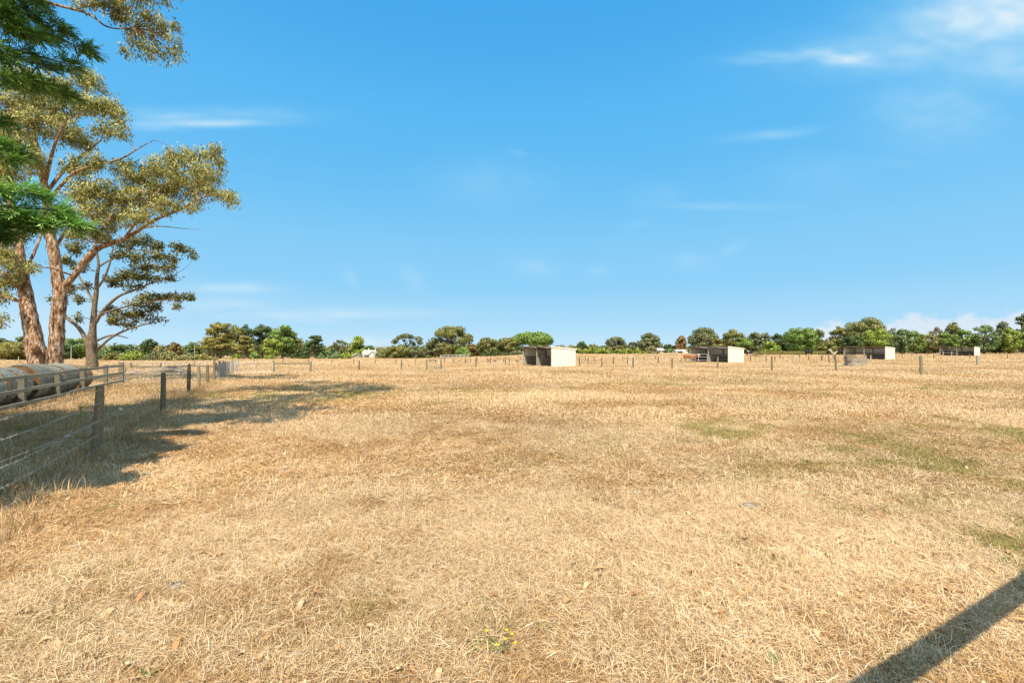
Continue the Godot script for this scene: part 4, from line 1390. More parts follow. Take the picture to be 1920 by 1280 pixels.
# a limb through photograph pixels (x, y, width, metres nearer or farther), for a tree d metres away
func limb(mb: MB, list: Array, d: float, sides := 9, rough := 0.05) -> void:
	var p := []
	var r := []
	for q in list:
		var dd: float = d + (q[3] if q.size() > 3 else 0.0)
		p.append(at(q[0], q[1], dd))
		r.append(q[2] * dd / FOCAL * 0.5 / sqrt(1.0 + pow((q[0] - 960.0) / FOCAL, 2.0)))
	var pts := []
	var rad := []
	for i in p.size() - 1:
		var a: Vector3 = p[maxi(i - 1, 0)]
		var e: Vector3 = p[mini(i + 2, p.size() - 1)]
		var steps := clampi(int(p[i].distance_to(p[i + 1]) / 0.35), 3, 9)
		for k in steps:
			var t := k / float(steps)
			pts.append(p[i].cubic_interpolate(p[i + 1], a, e, t))
			rad.append(lerpf(r[i], r[i + 1], t))
	pts.append(p[-1])
	rad.append(r[-1])
	for k in pts.size():
		joints.append([pts[k], rad[k]])
	mb.tube(pts, rad, sides, true, rough, list.size())


# sprays of hanging leaves within one clump, joined to the closest limb by a branch
func clump(leaves: MB, wood: MB, rng: RandomNumberGenerator, o: Vector3, r: Vector3, sprays: int, each: int, l: float, w: float, pal: Array, hang := 0.75) -> void:
	var best := o
	var width := 0.02
	var far := 1e9
	for q in joints:
		var k: float = q[0].distance_to(o) + maxf(0.0, q[0].y - o.y) * 0.8
		if k < far:
			far = k
			best = q[0]
			width = q[1]
	var bend := best.lerp(o, 0.55) + unit(rng) * 0.12 * best.distance_to(o)
	var br := clampf(width * 0.45, 0.012, 0.05)
	if far < 5.0:
		wood.tube([best, bend, o], [br, br * 0.8, br * 0.45], 6, false)
	for s in sprays:
		var u := unit(rng)
		var c := o + Vector3(u.x * r.x, u.y * r.y, u.z * r.z) * pow(rng.randf(), 0.45)
		if s % 3 == 0:
			wood.tube([o.lerp(bend, rng.randf() * 0.3), o.lerp(c, 0.6) + unit(rng) * 0.06, c], [br * 0.4, br * 0.28, br * 0.12], 4, false)
		var tone := rng.randf_range(0.8, 1.2)
		var spread := l * rng.randf_range(1.3, 2.3)
		for i in each:
			var p := c + unit(rng) * spread * pow(rng.randf(), 0.6)
			var along := (unit(rng) + Vector3.DOWN * hang).normalized()
			var across := along.cross(unit(rng)).normalized()
			var k := pick(rng, pal, 0.22)
			leaves.col = Color(k.r * tone, k.g * tone, k.b * tone)
			leaves.leaf(p, along, across, l * rng.randf_range(0.6, 1.4), w * rng.randf_range(0.7, 1.2), ((p - c).normalized() + (p - o).normalized()).normalized())


func px_clumps(leaves: MB, wood: MB, rng: RandomNumberGenerator, list: Array, d: float, deep: float, dense: float, each: int, l: float, w: float, pal: Array, hang := 0.75) -> void:
	for q in list:
		var dd: float = d + (q[4] if q.size() > 4 else rng.randf_range(-deep, deep))
		var k := dd / FOCAL
		var st: float = 1.0 / pow(1.0 + pow((q[0] - 960.0) / FOCAL, 2.0), 0.4)
		var r := Vector3(q[2] * k * st, q[3] * k, (q[2] + q[3]) * 0.5 * k * st)
		var n := int(maxf(4.0, r.x * r.y * dense))
		clump(leaves, wood, rng, at(q[0], q[1], dd), r, n, each, l, w, pal, hang)


func make_near_trees() -> void:
	var rng := RandomNumberGenerator.new()
	rng.seed = 321
	var gum := [Color(0.31, 0.34, 0.09), Color(0.42, 0.40, 0.11), Color(0.20, 0.22, 0.07), Color(0.50, 0.44, 0.15), Color(0.25, 0.29, 0.10), Color(0.38, 0.30, 0.12)]
	# twin trunk gum behind the bales
	var d := 25.0
	var foot := on_ground((86.0 - 960.0) / FOCAL * d, d)
	var root := thing("twin_trunk_gum", "large gum tree with twin reddish flaking trunks behind the hay bales", "tree", foot)
	joints.clear()
	var wood := MB.new()
	wood.col = Color.WHITE
	limb(wood, [[80, 730, 58], [76, 700, 46], [70, 668, 44], [63, 640, 40], [58, 612, 36], [53, 582, 33], [47, 550, 30], [43, 518, 24], [38, 488, 21], [34, 455, 18], [26, 415, 15, 0.5], [14, 370, 12, 1.0], [5, 320, 9, 1.2]], d, 14, 0.09)
	limb(wood, [[96, 730, 54], [99, 700, 40], [102, 668, 33], [105, 636, 32], [107, 604, 31], [110, 574, 30], [112, 545, 28], [106, 512, 25], [99, 470, 24], [92, 425, 21], [86, 375, 18], [81, 335, 15], [74, 300, 11], [64, 255, 8], [56, 215, 6]], d, 14, 0.09)
	limb(wood, [[112, 556, 20], [122, 536, 17], [138, 517, 15], [152, 499, 15], [166, 482, 19], [180, 468, 14], [196, 460, 11], [222, 452, 9], [250, 438, 9], [276, 420, 8], [305, 405, 7], [335, 393, 6], [372, 374, 4], [410, 358, 2.5]], d, 10, 0.08)
	wood.col = Color(1.2, 1.1, 1.0)
	limb(wood, [[82, 345, 12], [92, 305, 9, -0.5], [104, 265, 7, -1.0], [124, 225, 4, -1.2]], d)
	limb(wood, [[84, 355, 11], [68, 305, 9, 0.8], [58, 262, 7, 1.0], [40, 215, 4, 1.2]], d)
	limb(wood, [[86, 362, 10], [120, 318, 8, 0.8], [152, 292, 6, 1.0], [190, 262, 3, 1.2]], d)
	limb(wood, [[88, 380, 9], [130, 330, 7, -0.6], [170, 312, 6, -1.0], [225, 298, 4, -1.2], [262, 276, 2.4, -1.4], [290, 262, 1.2, -1.5]], d)
	limb(wood, [[170, 480, 9], [186, 440, 7, 0.6], [210, 400, 5, 1.0], [236, 360, 4, 1.2], [262, 328, 2.5, 1.2]], d)
	limb(wood, [[232, 448, 7], [262, 405, 5, -0.6], [288, 368, 4, -1.0], [322, 335, 3, -1.2], [372, 312, 2, -1.2]], d)
	limb(wood, [[100, 470, 10], [118, 440, 7, 0.8], [140, 412, 5, 1.4], [165, 392, 3, 1.6]], d)
	limb(wood, [[45, 548, 15], [28, 532, 12, -0.4], [8, 514, 10, -0.8], [-20, 500, 7, -1.0]], d)
	limb(wood, [[40, 566, 10], [20, 560, 8, 0.6], [-6, 552, 5, 1.0]], d)
	limb(wood, [[46, 520, 11], [56, 490, 8, 0.6], [70, 458, 6, 1.0], [80, 430, 4, 1.2]], d)
	# sawn stub and hanging bark
	limb(wood, [[70, 660, 17], [64, 652, 16, -0.7], [60, 648, 15, -1.2]], d, 10, 0.04)
	var flakes := MB.new()
	for i in 130:
		var q: Array = joints[rng.randi() % 70]
		var a := rng.randf() * TAU
		var out := Vector3(cos(a), 0, sin(a))
		var bark_tone := rng.randf_range(0.6, 1.4)
		flakes.col = Color(0.9, 0.75, 0.62) * bark_tone
		var p: Vector3 = q[0] + out * q[1] * 0.98
		var along := (Vector3.DOWN + out * rng.randf_range(0.02, 0.25)).normalized()
		flakes.leaf(p, along, along.cross(out).normalized(), rng.randf_range(0.2, 0.6), rng.randf_range(0.05, 0.13))
	var leaves := MB.new()
	var list := [
		[14, 205, 48, 42], [62, 180, 46, 34], [112, 196, 48, 36], [160, 148, 34, 18], [184, 156, 22, 14], [170, 196, 42, 26], [208, 200, 30, 18], [222, 216, 20, 18], [228, 244, 16, 15], [62, 232, 50, 30], [120, 244, 40, 28], [196, 240, 24, 18], [24, 262, 44, 34], [150, 262, 30, 22], [20, 320, 40, 34], [60, 300, 34, 26], [140, 320, 36, 26], [180, 300, 24, 18], [108, 160, 40, 22], [40, 140, 40, 18],
		[336, 296, 34, 18], [366, 288, 30, 14], [402, 288, 22, 14], [410, 304, 16, 14], [300, 316, 40, 24], [258, 330, 42, 28], [352, 322, 44, 24], [392, 330, 30, 22], [418, 366, 22, 14], [432, 372, 14, 9], [376, 356, 34, 22], [330, 352, 40, 26], [284, 366, 42, 26], [230, 372, 42, 28], [190, 358, 38, 30], [252, 402, 36, 20], [206, 410, 34, 22], [168, 402, 32, 26], [150, 362, 30, 26], [310, 384, 34, 16], [180, 436, 30, 16], [356, 384, 24, 10], [222, 306, 26, 14],
		[8, 480, 34, 26], [30, 500, 28, 24], [4, 528, 26, 16], [24, 440, 36, 24], [0, 400, 30, 30], [70, 420, 26, 20], [8, 556, 20, 12], [60, 500, 12, 10], [140, 436, 24, 14], [118, 400, 26, 22], [-30, 430, 40, 60], [-30, 300, 40, 60], [-40, 520, 40, 40], [2, 600, 14, 12],
	]
	px_clumps(leaves, wood, rng, list, d, 2.2, 58.0, 40, 0.2, 0.052, gum, 1.1)
	limb(wood, [[265, 428, 4], [300, 424, 2.4, 0.4], [340, 428, 1.4, 0.6], [376, 430, 0.8, 0.6]], d, 6)
	part("trunk", moved(wood, foot), M.gum_bark, root)
	part("hanging_bark", moved(flakes, foot), M.gum_bark, root)
	part("crown", moved(leaves, foot), M.leaf, root)

	# dark limbed tree farther back
	d = 50.0
	foot = on_ground((172.0 - 960.0) / FOCAL * d, d)
	root = thing("spreading_tree", "grey trunked tree with flat dark layered boughs beside the twin trunk gum", "tree", foot)
	joints.clear()
	wood = MB.new()
	wood.col = Color.WHITE
	limb(wood, [[172, 692, 28], [172, 676, 24], [171, 656, 23], [171, 640, 23], [173, 618, 15], [175, 595, 13], [177, 570, 11], [180, 545, 10], [181, 520, 8], [184, 495, 6], [180, 470, 4]], d, 12, 0.06)
	limb(wood, [[165, 648, 12], [156, 628, 10], [144, 611, 9], [132, 602, 8], [120, 590, 7], [105, 570, 5]], d)
	limb(wood, [[178, 605, 9], [190, 586, 8], [206, 568, 7], [224, 554, 6], [248, 545, 5], [280, 532, 3], [320, 520, 2]], d)
	limb(wood, [[182, 540, 6], [196, 518, 5], [206, 490, 4], [212, 462, 2.5]], d)
	limb(wood, [[178, 570, 7], [160, 540, 5, 0.8], [140, 505, 4, 1.2], [120, 476, 3, 1.5]], d)
	limb(wood, [[178, 660, 8], [192, 646, 6], [206, 634, 5.5], [228, 622, 5], [256, 612, 3.5], [290, 604, 2]], d)
	limb(wood, [[178, 640, 6], [196, 632, 5, 1.0], [214, 628, 4, 1.4], [240, 634, 1.4, 1.6]], d)
	limb(wood, [[184, 500, 5], [215, 482, 4, 1], [250, 470, 3, 1.5], [300, 466, 1.6, 1.8]], d)
	limb(wood, [[190, 588, 5], [230, 576, 4, -1], [270, 568, 3, -1.5], [330, 560, 1.6, -2]], d)
	var layered := [
		[262, 450, 34, 9], [236, 458, 24, 9], [292, 462, 24, 8], [330, 462, 14, 9], [346, 470, 20, 7], [364, 478, 8, 8], [286, 480, 34, 9], [322, 486, 18, 7], [250, 482, 20, 8], [272, 500, 32, 9], [310, 502, 22, 8], [236, 516, 32, 11], [280, 520, 30, 8], [322, 520, 14, 6], [212, 528, 22, 10], [250, 536, 22, 6], [220, 476, 16, 10], [200, 452, 16, 12],
		[300, 556, 32, 8], [338, 558, 28, 6], [362, 556, 10, 4], [268, 560, 26, 8], [250, 572, 20, 7], [286, 576, 26, 7], [330, 572, 16, 4], [230, 590, 30, 9], [262, 590, 28, 8], [216, 602, 20, 9], [240, 606, 24, 6], [292, 600, 22, 4], [206, 580, 12, 9],
		[140, 462, 20, 14], [124, 490, 18, 12], [150, 500, 14, 10], [146, 596, 10, 7], [150, 560, 12, 8], [130, 540, 14, 12], [160, 536, 12, 8], [108, 560, 16, 10],
	]
	var dusky := [Color(0.15, 0.16, 0.045), Color(0.20, 0.19, 0.06), Color(0.10, 0.11, 0.035), Color(0.24, 0.22, 0.08)]
	leaves = MB.new()
	px_clumps(leaves, wood, rng, layered, d, 2.5, 26.0, 30, 0.27, 0.15, dusky, 0.2)
	part("trunk", moved(wood, foot), M.grey_bark, root)
	part("crown", moved(leaves, foot), M.leaf, root)

	# tall gum beside the lens: only one drooping bough hangs into the view; its crown shades the field
	foot = on_ground(-12.0, 7.0)
	root = thing("overhanging_gum", "tall gum with one leafy bough hanging across the sky above the cypress boughs", "tree", foot)
	joints.clear()
	wood = MB.new()
	wood.col = Color.WHITE
	d = 11.0
	var trunk_pts := [Vector3(-12, 0, -7), Vector3(-12.2, 3, -7.2), Vector3(-11.6, 6, -7.5), Vector3(-11.2, 9, -8), Vector3(-10.2, 12, -8.6), Vector3(-8.8, 15.5, -9.6)]
	wood.tube(trunk_pts, [0.5, 0.42, 0.38, 0.32, 0.25, 0.12], 12, true, 0.08)
	wood.tube([Vector3(-11.3, 8.2, -7.9), Vector3(-11.8, 9.6, -9.6), at(60, -6, d)], [0.12, 0.09, 0.06], 8, false, 0.05)
	limb(wood, [[60, -6, 9], [95, 6, 8], [125, 14, 7], [155, 22, 6], [178, 34, 5], [196, 48, 4], [222, 54, 3], [250, 50, 2]], d, 7)
	limb(wood, [[140, 18, 4], [170, 10, 3.4], [200, 12, 3], [240, 26, 2]], d, 6)
	var bough := [[150, 4, 24, 10], [180, 8, 30, 12], [215, 4, 34, 12], [255, 2, 30, 12], [240, 24, 34, 14], [280, 26, 26, 14], [214, 30, 26, 10], [268, 44, 30, 12], [304, 46, 24, 14], [330, 56, 13, 12], [246, 58, 26, 12], [286, 66, 30, 12], [322, 78, 18, 14], [256, 80, 22, 11], [290, 90, 26, 10], [330, 98, 12, 10], [274, 102, 18, 6], [310, 104, 14, 7], [238, 96, 8, 8], [200, -20, 60, 20], [290, -22, 50, 24]]
	leaves = MB.new()
	px_clumps(leaves, wood, rng, bough, d, 0.4, 210.0, 30, 0.09, 0.03, gum, 1.3)
	# the crown above the picture
	for q in [[-7.6, 16.5, 10.8, 2.0, 1.2], [-5.6, 17.5, 10.4, 1.6, 1.0], [-6.6, 15.2, 8.6, 1.7, 1.0], [-8.8, 18.0, 9.6, 2.0, 1.3], [-7.2, 19.0, 11.4, 1.9, 1.1], [-9.6, 15.6, 11.8, 1.6, 1.0], [-9.8, 19.6, 12.6, 1.8, 1.0], [-11.0, 17.4, 10.2, 1.9, 1.2], [-11.4, 14.4, 7.2, 1.7, 1.0], [-8.6, 13.6, 6.4, 1.4, 0.9], [-12.6, 16.2, 8.6, 1.8, 1.1], [-5.2, 18.6, 8.6, 1.3, 0.8], [-6.4, 9.8, 6.2, 1.2, 0.7], [-7.6, 10.4, 7.0, 1.4, 0.8], [-8.8, 9.6, 5.6, 1.4, 0.9], [-6.2, 11.8, 6.6, 1.4, 0.9], [-7.4, 12.4, 8.0, 1.5, 0.9], [-9.6, 11.4, 7.4, 1.5, 0.9]]:
		joints.append([trunk_pts[5], 0.1])
		joints.append([trunk_pts[4], 0.1])
		clump(leaves, wood, rng, Vector3(q[0] - 0.09 * q[1], q[1], -q[2]), Vector3(q[3], q[4], q[3]), 46, 24, 0.2, 0.09, gum, 0.8)
	part("trunk", moved(wood, foot), M.gum_bark, root)
	part("crown", moved(leaves, foot), M.leaf, root)

	# cypress whose feathery boughs come in from the side
	foot = on_ground(-12.6, 6.6)
	root = thing("cypress_tree", "green feathery cypress whose boughs hang in front of the twin trunk gum", "tree", foot)
	wood = MB.new()
	wood.col = Color(0.9, 0.8, 0.7)
	var stem := Vector3(-12.6, 0, -6.6)
	wood.tube([stem, stem + Vector3(0.1, 4, 0), stem + Vector3(0, 9, 0.1), stem + Vector3(0.1, 14, 0)], [0.42, 0.34, 0.2, 0.05], 12, true, 0.08)
	leaves = MB.new()
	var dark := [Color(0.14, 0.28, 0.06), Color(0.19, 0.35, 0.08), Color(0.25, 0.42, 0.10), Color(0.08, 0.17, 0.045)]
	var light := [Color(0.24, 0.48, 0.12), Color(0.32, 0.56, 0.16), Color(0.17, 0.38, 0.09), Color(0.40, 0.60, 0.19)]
	# boughs: tip pixel, distance, height where the bough leaves the trunk, fullness, colour
	var boughs := [
		[100, 14, 8.2, 9.6, 0.5, 0], [64, -4, 7.8, 9.6, 0.5, 0], [150, 60, 8.2, 8.8, 0.42, 0], [200, 100, 8.4, 8.4, 0.34, 0], [110, 78, 7.9, 8.2, 0.5, 0], [70, 60, 7.6, 8.4, 0.5, 0], [172, 128, 8.2, 7.6, 0.4, 0], [120, 128, 8.0, 7.4, 0.5, 0], [60, 110, 7.6, 7.6, 0.55, 0], [162, 180, 8.3, 6.6, 0.34, 0], [112, 158, 7.9, 6.8, 0.42, 0], [52, 150, 7.6, 7.0, 0.5, 0], [40, 30, 7.4, 9.0, 0.5, 0], [90, 40, 8.0, 9.4, 0.5, 0],
		[40, 230, 8.0, 6.0, 0.22, 0], [66, 286, 8.0, 5.4, 0.26, 0], [58, 300, 7.8, 5.0, 0.2, 0], [30, 270, 7.8, 5.2, 0.24, 1],
		[186, 424, 8.0, 4.0, 0.3, 1], [150, 396, 7.9, 4.2, 0.34, 1], [112, 366, 7.8, 4.4, 0.36, 1], [84, 356, 7.6, 4.4, 0.36, 1], [128, 420, 7.8, 3.8, 0.34, 1], [70, 400, 7.6, 4.0, 0.4, 1], [90, 426, 7.7, 3.6, 0.3, 0], [48, 440, 7.6, 3.4, 0.34, 0], [20, 446, 7.5, 3.4, 0.34, 0], [30, 356, 7.4, 4.4, 0.3, 1], [160, 412, 8.1, 4.0, 0.26, 1],
	]
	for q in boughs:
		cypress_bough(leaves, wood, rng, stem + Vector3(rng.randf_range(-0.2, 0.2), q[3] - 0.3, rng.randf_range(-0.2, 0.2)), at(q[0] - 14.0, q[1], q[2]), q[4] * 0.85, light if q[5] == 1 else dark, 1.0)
	# the rest of the tree, out of the picture, which shades the grass behind the wire fence
	for i in 110:
		var y := rng.randf_range(2.2, 15.0)
		var a := rng.randf_range(0.0, TAU)
		var reach := lerpf(4.6, 0.8, clampf((y - 2.0) / 13.0, 0.0, 1.0))
		var tip := stem + Vector3(cos(a) * reach, y - 0.4 * reach * 0.3, sin(a) * reach)
		if tip.x > -1.2 * maxf(-tip.z, 0.0) - 0.3 and tip.z < -1.0:
			continue
		if tip.x > -9.8 and tip.z < -4.6 and y > 4.5 and y < 10.0:
			continue
		cypress_bough(leaves, wood, rng, stem + Vector3(0, y, 0), tip, 0.6, dark, 2.2)
	for q in [[-7.4, 3.0, 4.6], [-6.7, 3.4, 4.4], [-8.6, 4.4, 5.4], [-7.9, 5.2, 5.2], [-7.2, 2.6, 5.2], [-9.0, 3.2, 5.8], [-6.2, 4.2, 3.9], [-6.0, 5.0, 3.4], [-6.4, 3.6, 4.2], [-6.8, 4.4, 4.6], [-7.4, 5.4, 5.0], [-6.6, 6.0, 4.0], [-7.6, 6.6, 5.0], [-6.5, 3.0, 3.8], [-7.0, 3.8, 3.2], [-6.1, 4.6, 3.6], [-6.9, 5.2, 4.5], [-7.8, 4.6, 5.4], [-7.2, 6.2, 4.8], [-6.8, 7.0, 4.2]]:
		cypress_bough(leaves, wood, rng, stem + Vector3(0, q[1] + 0.4, 0), Vector3(q[0], q[1], -q[2]), 0.55, dark, 2.0)
	part("trunk", moved(wood, foot), M.grey_bark, root)
	part("crown", moved(leaves, foot), M.leaf, root)


func cypress_bough(leaves: MB, wood: MB, rng: RandomNumberGenerator, from: Vector3, tip: Vector3, full: float, pal: Array, coarse: float) -> void:
	var mid := from.lerp(tip, 0.55) + Vector3.UP * 0.25
	wood.tube([from, mid, tip], [0.05, 0.03, 0.008], 6, false)
	var length := from.distance_to(tip)
	var n := int(length * (72.0 if coarse < 1.5 else 140.0) / coarse)
	for i in n:
		var t := 1.0 - pow(rng.randf(), 1.4) * 0.8
		t = lerpf(t, floorf(t * 9.0) / 9.0 + 0.06, 0.6)
		var c := from.lerp(mid, t * 2.0) if t < 0.5 else mid.lerp(tip, t * 2.0 - 1.0)
		var dir := (tip - mid).normalized()
		var wide := full * (1.15 - t) + 0.06
		var out := unit(rng)
		out.y *= 0.45
		var p := c + out * wide * rng.randf_range(0.2, 1.0)
		# a flat frond: a short spine with leaflets
		var spine := (dir * 0.55 + out * 0.8 + unit(rng) * 0.5 + Vector3.DOWN * 0.1).normalized()
		var nrm := (Vector3.UP + unit(rng) * 0.55).normalized()
		var across := spine.cross(nrm).normalized()
		var l := rng.randf_range(0.1, 0.24) * sqrt(coarse)
		var tone := rng.randf_range(0.75, 1.25)
		var m := int(11.0 / sqrt(coarse))
		for k in m:
			var s := k / float(m)
			var sgn := 1.0 if k % 2 else -1.0
			var col := pick(rng, pal, 0.2)
			leaves.col = Color(col.r * tone, col.g * tone, col.b * tone)
			var along := (spine + across * sgn * rng.randf_range(0.3, 0.9) + nrm * rng.randf_range(-0.25, 0.25)).normalized()
			leaves.leaf(p + spine * l * s, along, along.cross(nrm).normalized(), l * rng.randf_range(0.3, 0.55), (0.018 if coarse < 1.5 else 0.06), (nrm + out * 0.5).normalized())


func moved(mb: MB, o: Vector3) -> ArrayMesh:
	for i in mb.v.size():
		mb.v[i] -= o
	return mb.mesh()


# ------------------------------------------------------------------ bales

# a round bale with its axis along x: netting on the side, straw on the ends
func bale_parts(root: Node3D, r: float, half: float, sd: int, net: Color, hay: Color) -> void:
	var rng := RandomNumberGenerator.new()
	rng.seed = sd
	var side := MB.new()
	var n := 36
	var m := 12
	for j in m + 1:
		var x := -half + 2.0 * half * j / m
		var edge := 1.0 - 0.05 * pow(absf(x) / half, 6.0)
		for i in n:
			var a := TAU * i / n
			var sag := 1.0 - 0.05 * maxf(0.0, -sin(a)) + 0.014 * sin(a * 7.0 + sd) + 0.016 * sin(a * 3.0 + x * 5.0 + sd) + 0.012 * sin(x * 21.0 + sd) + rng.randf_range(-0.006, 0.006)
			var p := Vector3(x, sin(a) * r * edge * sag, cos(a) * r * edge * sag)
			var k := rng.randf_range(0.75, 1.2) * (0.9 + 0.2 * fposmod(j * 0.618 + sd * 0.37, 1.0)) * (0.9 + 0.18 * sin(a * 2.0 + sd + x * 2.0))
			side.vert(p, Vector3(0, sin(a), cos(a)), net * k)
	for j in m:
		for i in n:
			var a := j * n + i
			var b := j * n + (i + 1) % n
			side.ix.append_array([a, b, b + n, a, b + n, a + n])
	# stalks poking through the net and frayed net
	for i in 520:
		var a := rng.randf() * TAU
		var up := Vector3(0, sin(a), cos(a))
		var along := (unit(rng) + up * 0.35).normalized()
		side.col = (hay * 1.5 if rng.randf() < 0.5 else net) * rng.randf_range(0.6, 1.4)
		side.leaf(up * r * 0.97 + Vector3(rng.randf_range(-half, half), 0, 0), along, along.cross(unit(rng)).normalized(), rng.randf_range(0.06, 0.18), 0.012)
	part("net_wrap", side.mesh(), M.net, root)
	for s in [-1.0, 1.0]:
		var face := MB.new()
		var rings := 7
		for j in rings + 1:
			var q := 1.0 - j / float(rings)
			for i in n:
				var a := TAU * i / n
				var sag := 1.0 - 0.05 * maxf(0.0, -sin(a))
				var bulge := 0.05 * (1.0 - q * q) + rng.randf_range(-0.012, 0.012)
				face.vert(Vector3(s * (half + bulge - 0.01), sin(a) * r * 0.95 * q * sag, cos(a) * r * 0.95 * q * sag), Vector3(s, 0, 0), hay * rng.randf_range(0.75, 1.2))
		for j in rings:
			for i in n:
				var a := j * n + i
				var b := j * n + (i + 1) % n
				face.ix.append_array([a, b, b + n, a, b + n, a + n] if s > 0.0 else [a, b + n, b, a, a + n, b + n])
		# loose stalks round the rim and on the face
		for i in 420:
			var a := rng.randf() * TAU
			var q := sqrt(rng.randf()) * r * 0.96
			var p := Vector3(s * (half + 0.02), sin(a) * q, cos(a) * q)
			var along := (Vector3(s * 0.35, -sin(a) * 0.2, cos(a) * 0.2) + unit(rng) * 0.9).normalized()
			along.x = absf(along.x) * s
			face.col = hay * rng.randf_range(0.6, 1.7)
			face.leaf(p, along, along.cross(unit(rng)).normalized(), rng.randf_range(0.06, 0.2), 0.008)
		part("hay_end", face.mesh(), M.hay, root)


func make_bales() -> void:
	var labels := ["brown rotting round hay bale, the one closing the row towards the gate", "grey netted hay bale, second in the row counted from the gate", "grey netted hay bale, third in the row counted from the gate", "grey netted hay bale, fourth in the row counted from the gate", "grey netted hay bale, fifth in the row counted from the gate", "grey netted hay bale, sixth in the row counted from the gate", "grey netted hay bale, seventh in the row counted from the gate"]
	var a := Vector2(-16.9, 15.7)
	var b := Vector2(-22.6, 26.3)
	var off := Vector2(-0.882, -0.471)
	var jig := RandomNumberGenerator.new()
	jig.seed = 12
	for k in 7:
		var p: Vector2 = a.lerp(b, 0.575 - 0.11 * k + (0.07 if k == 0 else 0.0)) + off * (1.05 + jig.randf_range(-0.2, 0.2) - (0.35 if k == 0 else 0.0))
		var r: float = [0.62, 0.70, 0.68, 0.74, 0.69, 0.72, 0.70][k]
		var g := on_ground(p.x, p.y)
		var root := thing("round_hay_bale", labels[k], "hay bale", g + Vector3.UP * (r * 0.93), "hay bales behind the rail fence")
		root.rotation.y = -1.08 + jig.randf_range(-0.26, 0.26)
		bale_parts(root, r, 0.53, 600 + k, Color(0.34, 0.33, 0.27) * jig.randf_range(0.85, 1.15) if k > 0 else Color(0.30, 0.20, 0.11), Color(0.30, 0.19, 0.10))
	# upright weathered bale out in the paddock
	var o := gp(1604.5, 686.3)
	var k := -o.z / FOCAL
	var root := thing("weathered_round_bale", "upright weathered grey round bale sagging in the paddock before the third shelter", "hay bale", o)
	var rng := RandomNumberGenerator.new()
	rng.seed = 66
	var r := 17.0 * k
	var h := 18.5 * k
	for band in [["lower_layer", 0.0, 0.5, 1.0], ["upper_layer", 0.5, 1.0, 1.04]]:
		var mb := MB.new()
		var n := 34
		var rows := 8
		for j in rows + 1:
			var t: float = lerpf(band[1], band[2], j / float(rows))
			for i in n:
				var an := TAU * i / n
				var u := j / float(rows)
				var rr: float = r * band[3] * (0.95 + 0.05 * sin(u * PI) + 0.025 * sin(an * 5.0 + t * 9.0) + rng.randf_range(-0.02, 0.02))
				var y := t * h + 0.04 * sin(an * 3.0 + t * 4.0) * (1.0 if j > 0 or band[1] > 0.0 else 0.0)
				var tone := rng.randf_range(0.75, 1.15)
				mb.vert(Vector3(cos(an) * rr, y - 0.03, sin(an) * rr), Vector3(cos(an), 0, sin(an)), (Color(0.52, 0.47, 0.39) if band[1] == 0.0 else Color(0.50, 0.42, 0.32)) * tone)
		for j in rows:
			for i in n:
				var a2 := j * n + i
				var b2 := j * n + (i + 1) % n
				mb.ix.append_array([a2, b2, b2 + n, a2, b2 + n, a2 + n])
		part(band[0], mb.mesh(), M.hay, root)
	var top := MB.new()
	top.col = Color(0.52, 0.38, 0.24)
	var rim := []
	for i in 24:
		var an := TAU * i / 24.0
		rim.append(Vector3(cos(an) * r * 0.98, h - 0.03 + 0.04 * sin(an * 3.0), sin(an) * r * 0.98))
	var peak := Vector3(r * 0.25, h + 0.2, 0)
	for i in 24:
		var m0: Vector3 = rim[i].lerp(peak, 0.5) + Vector3.UP * rng.randf_range(0.0, 0.1)
		top.tri(rim[i], rim[(i + 1) % 24], m0)
		top.tri(rim[(i + 1) % 24], peak, m0)
	for i in 300:
		var an := rng.randf() * TAU
		var q := sqrt(rng.randf()) * r
		top.col = Color(0.52, 0.38, 0.22) * rng.randf_range(0.7, 1.4)
		var dir := (unit(rng) + Vector3.UP * 0.5).normalized()
		top.leaf(Vector3(cos(an) * q, h + 0.02 + 0.12 * (1.0 - q / r), sin(an) * q), dir, dir.cross(unit(rng)).normalized(), 0.25, 0.03)
	part("loose_hay", top.mesh(), M.hay, root)


# ------------------------------------------------------------------ animals

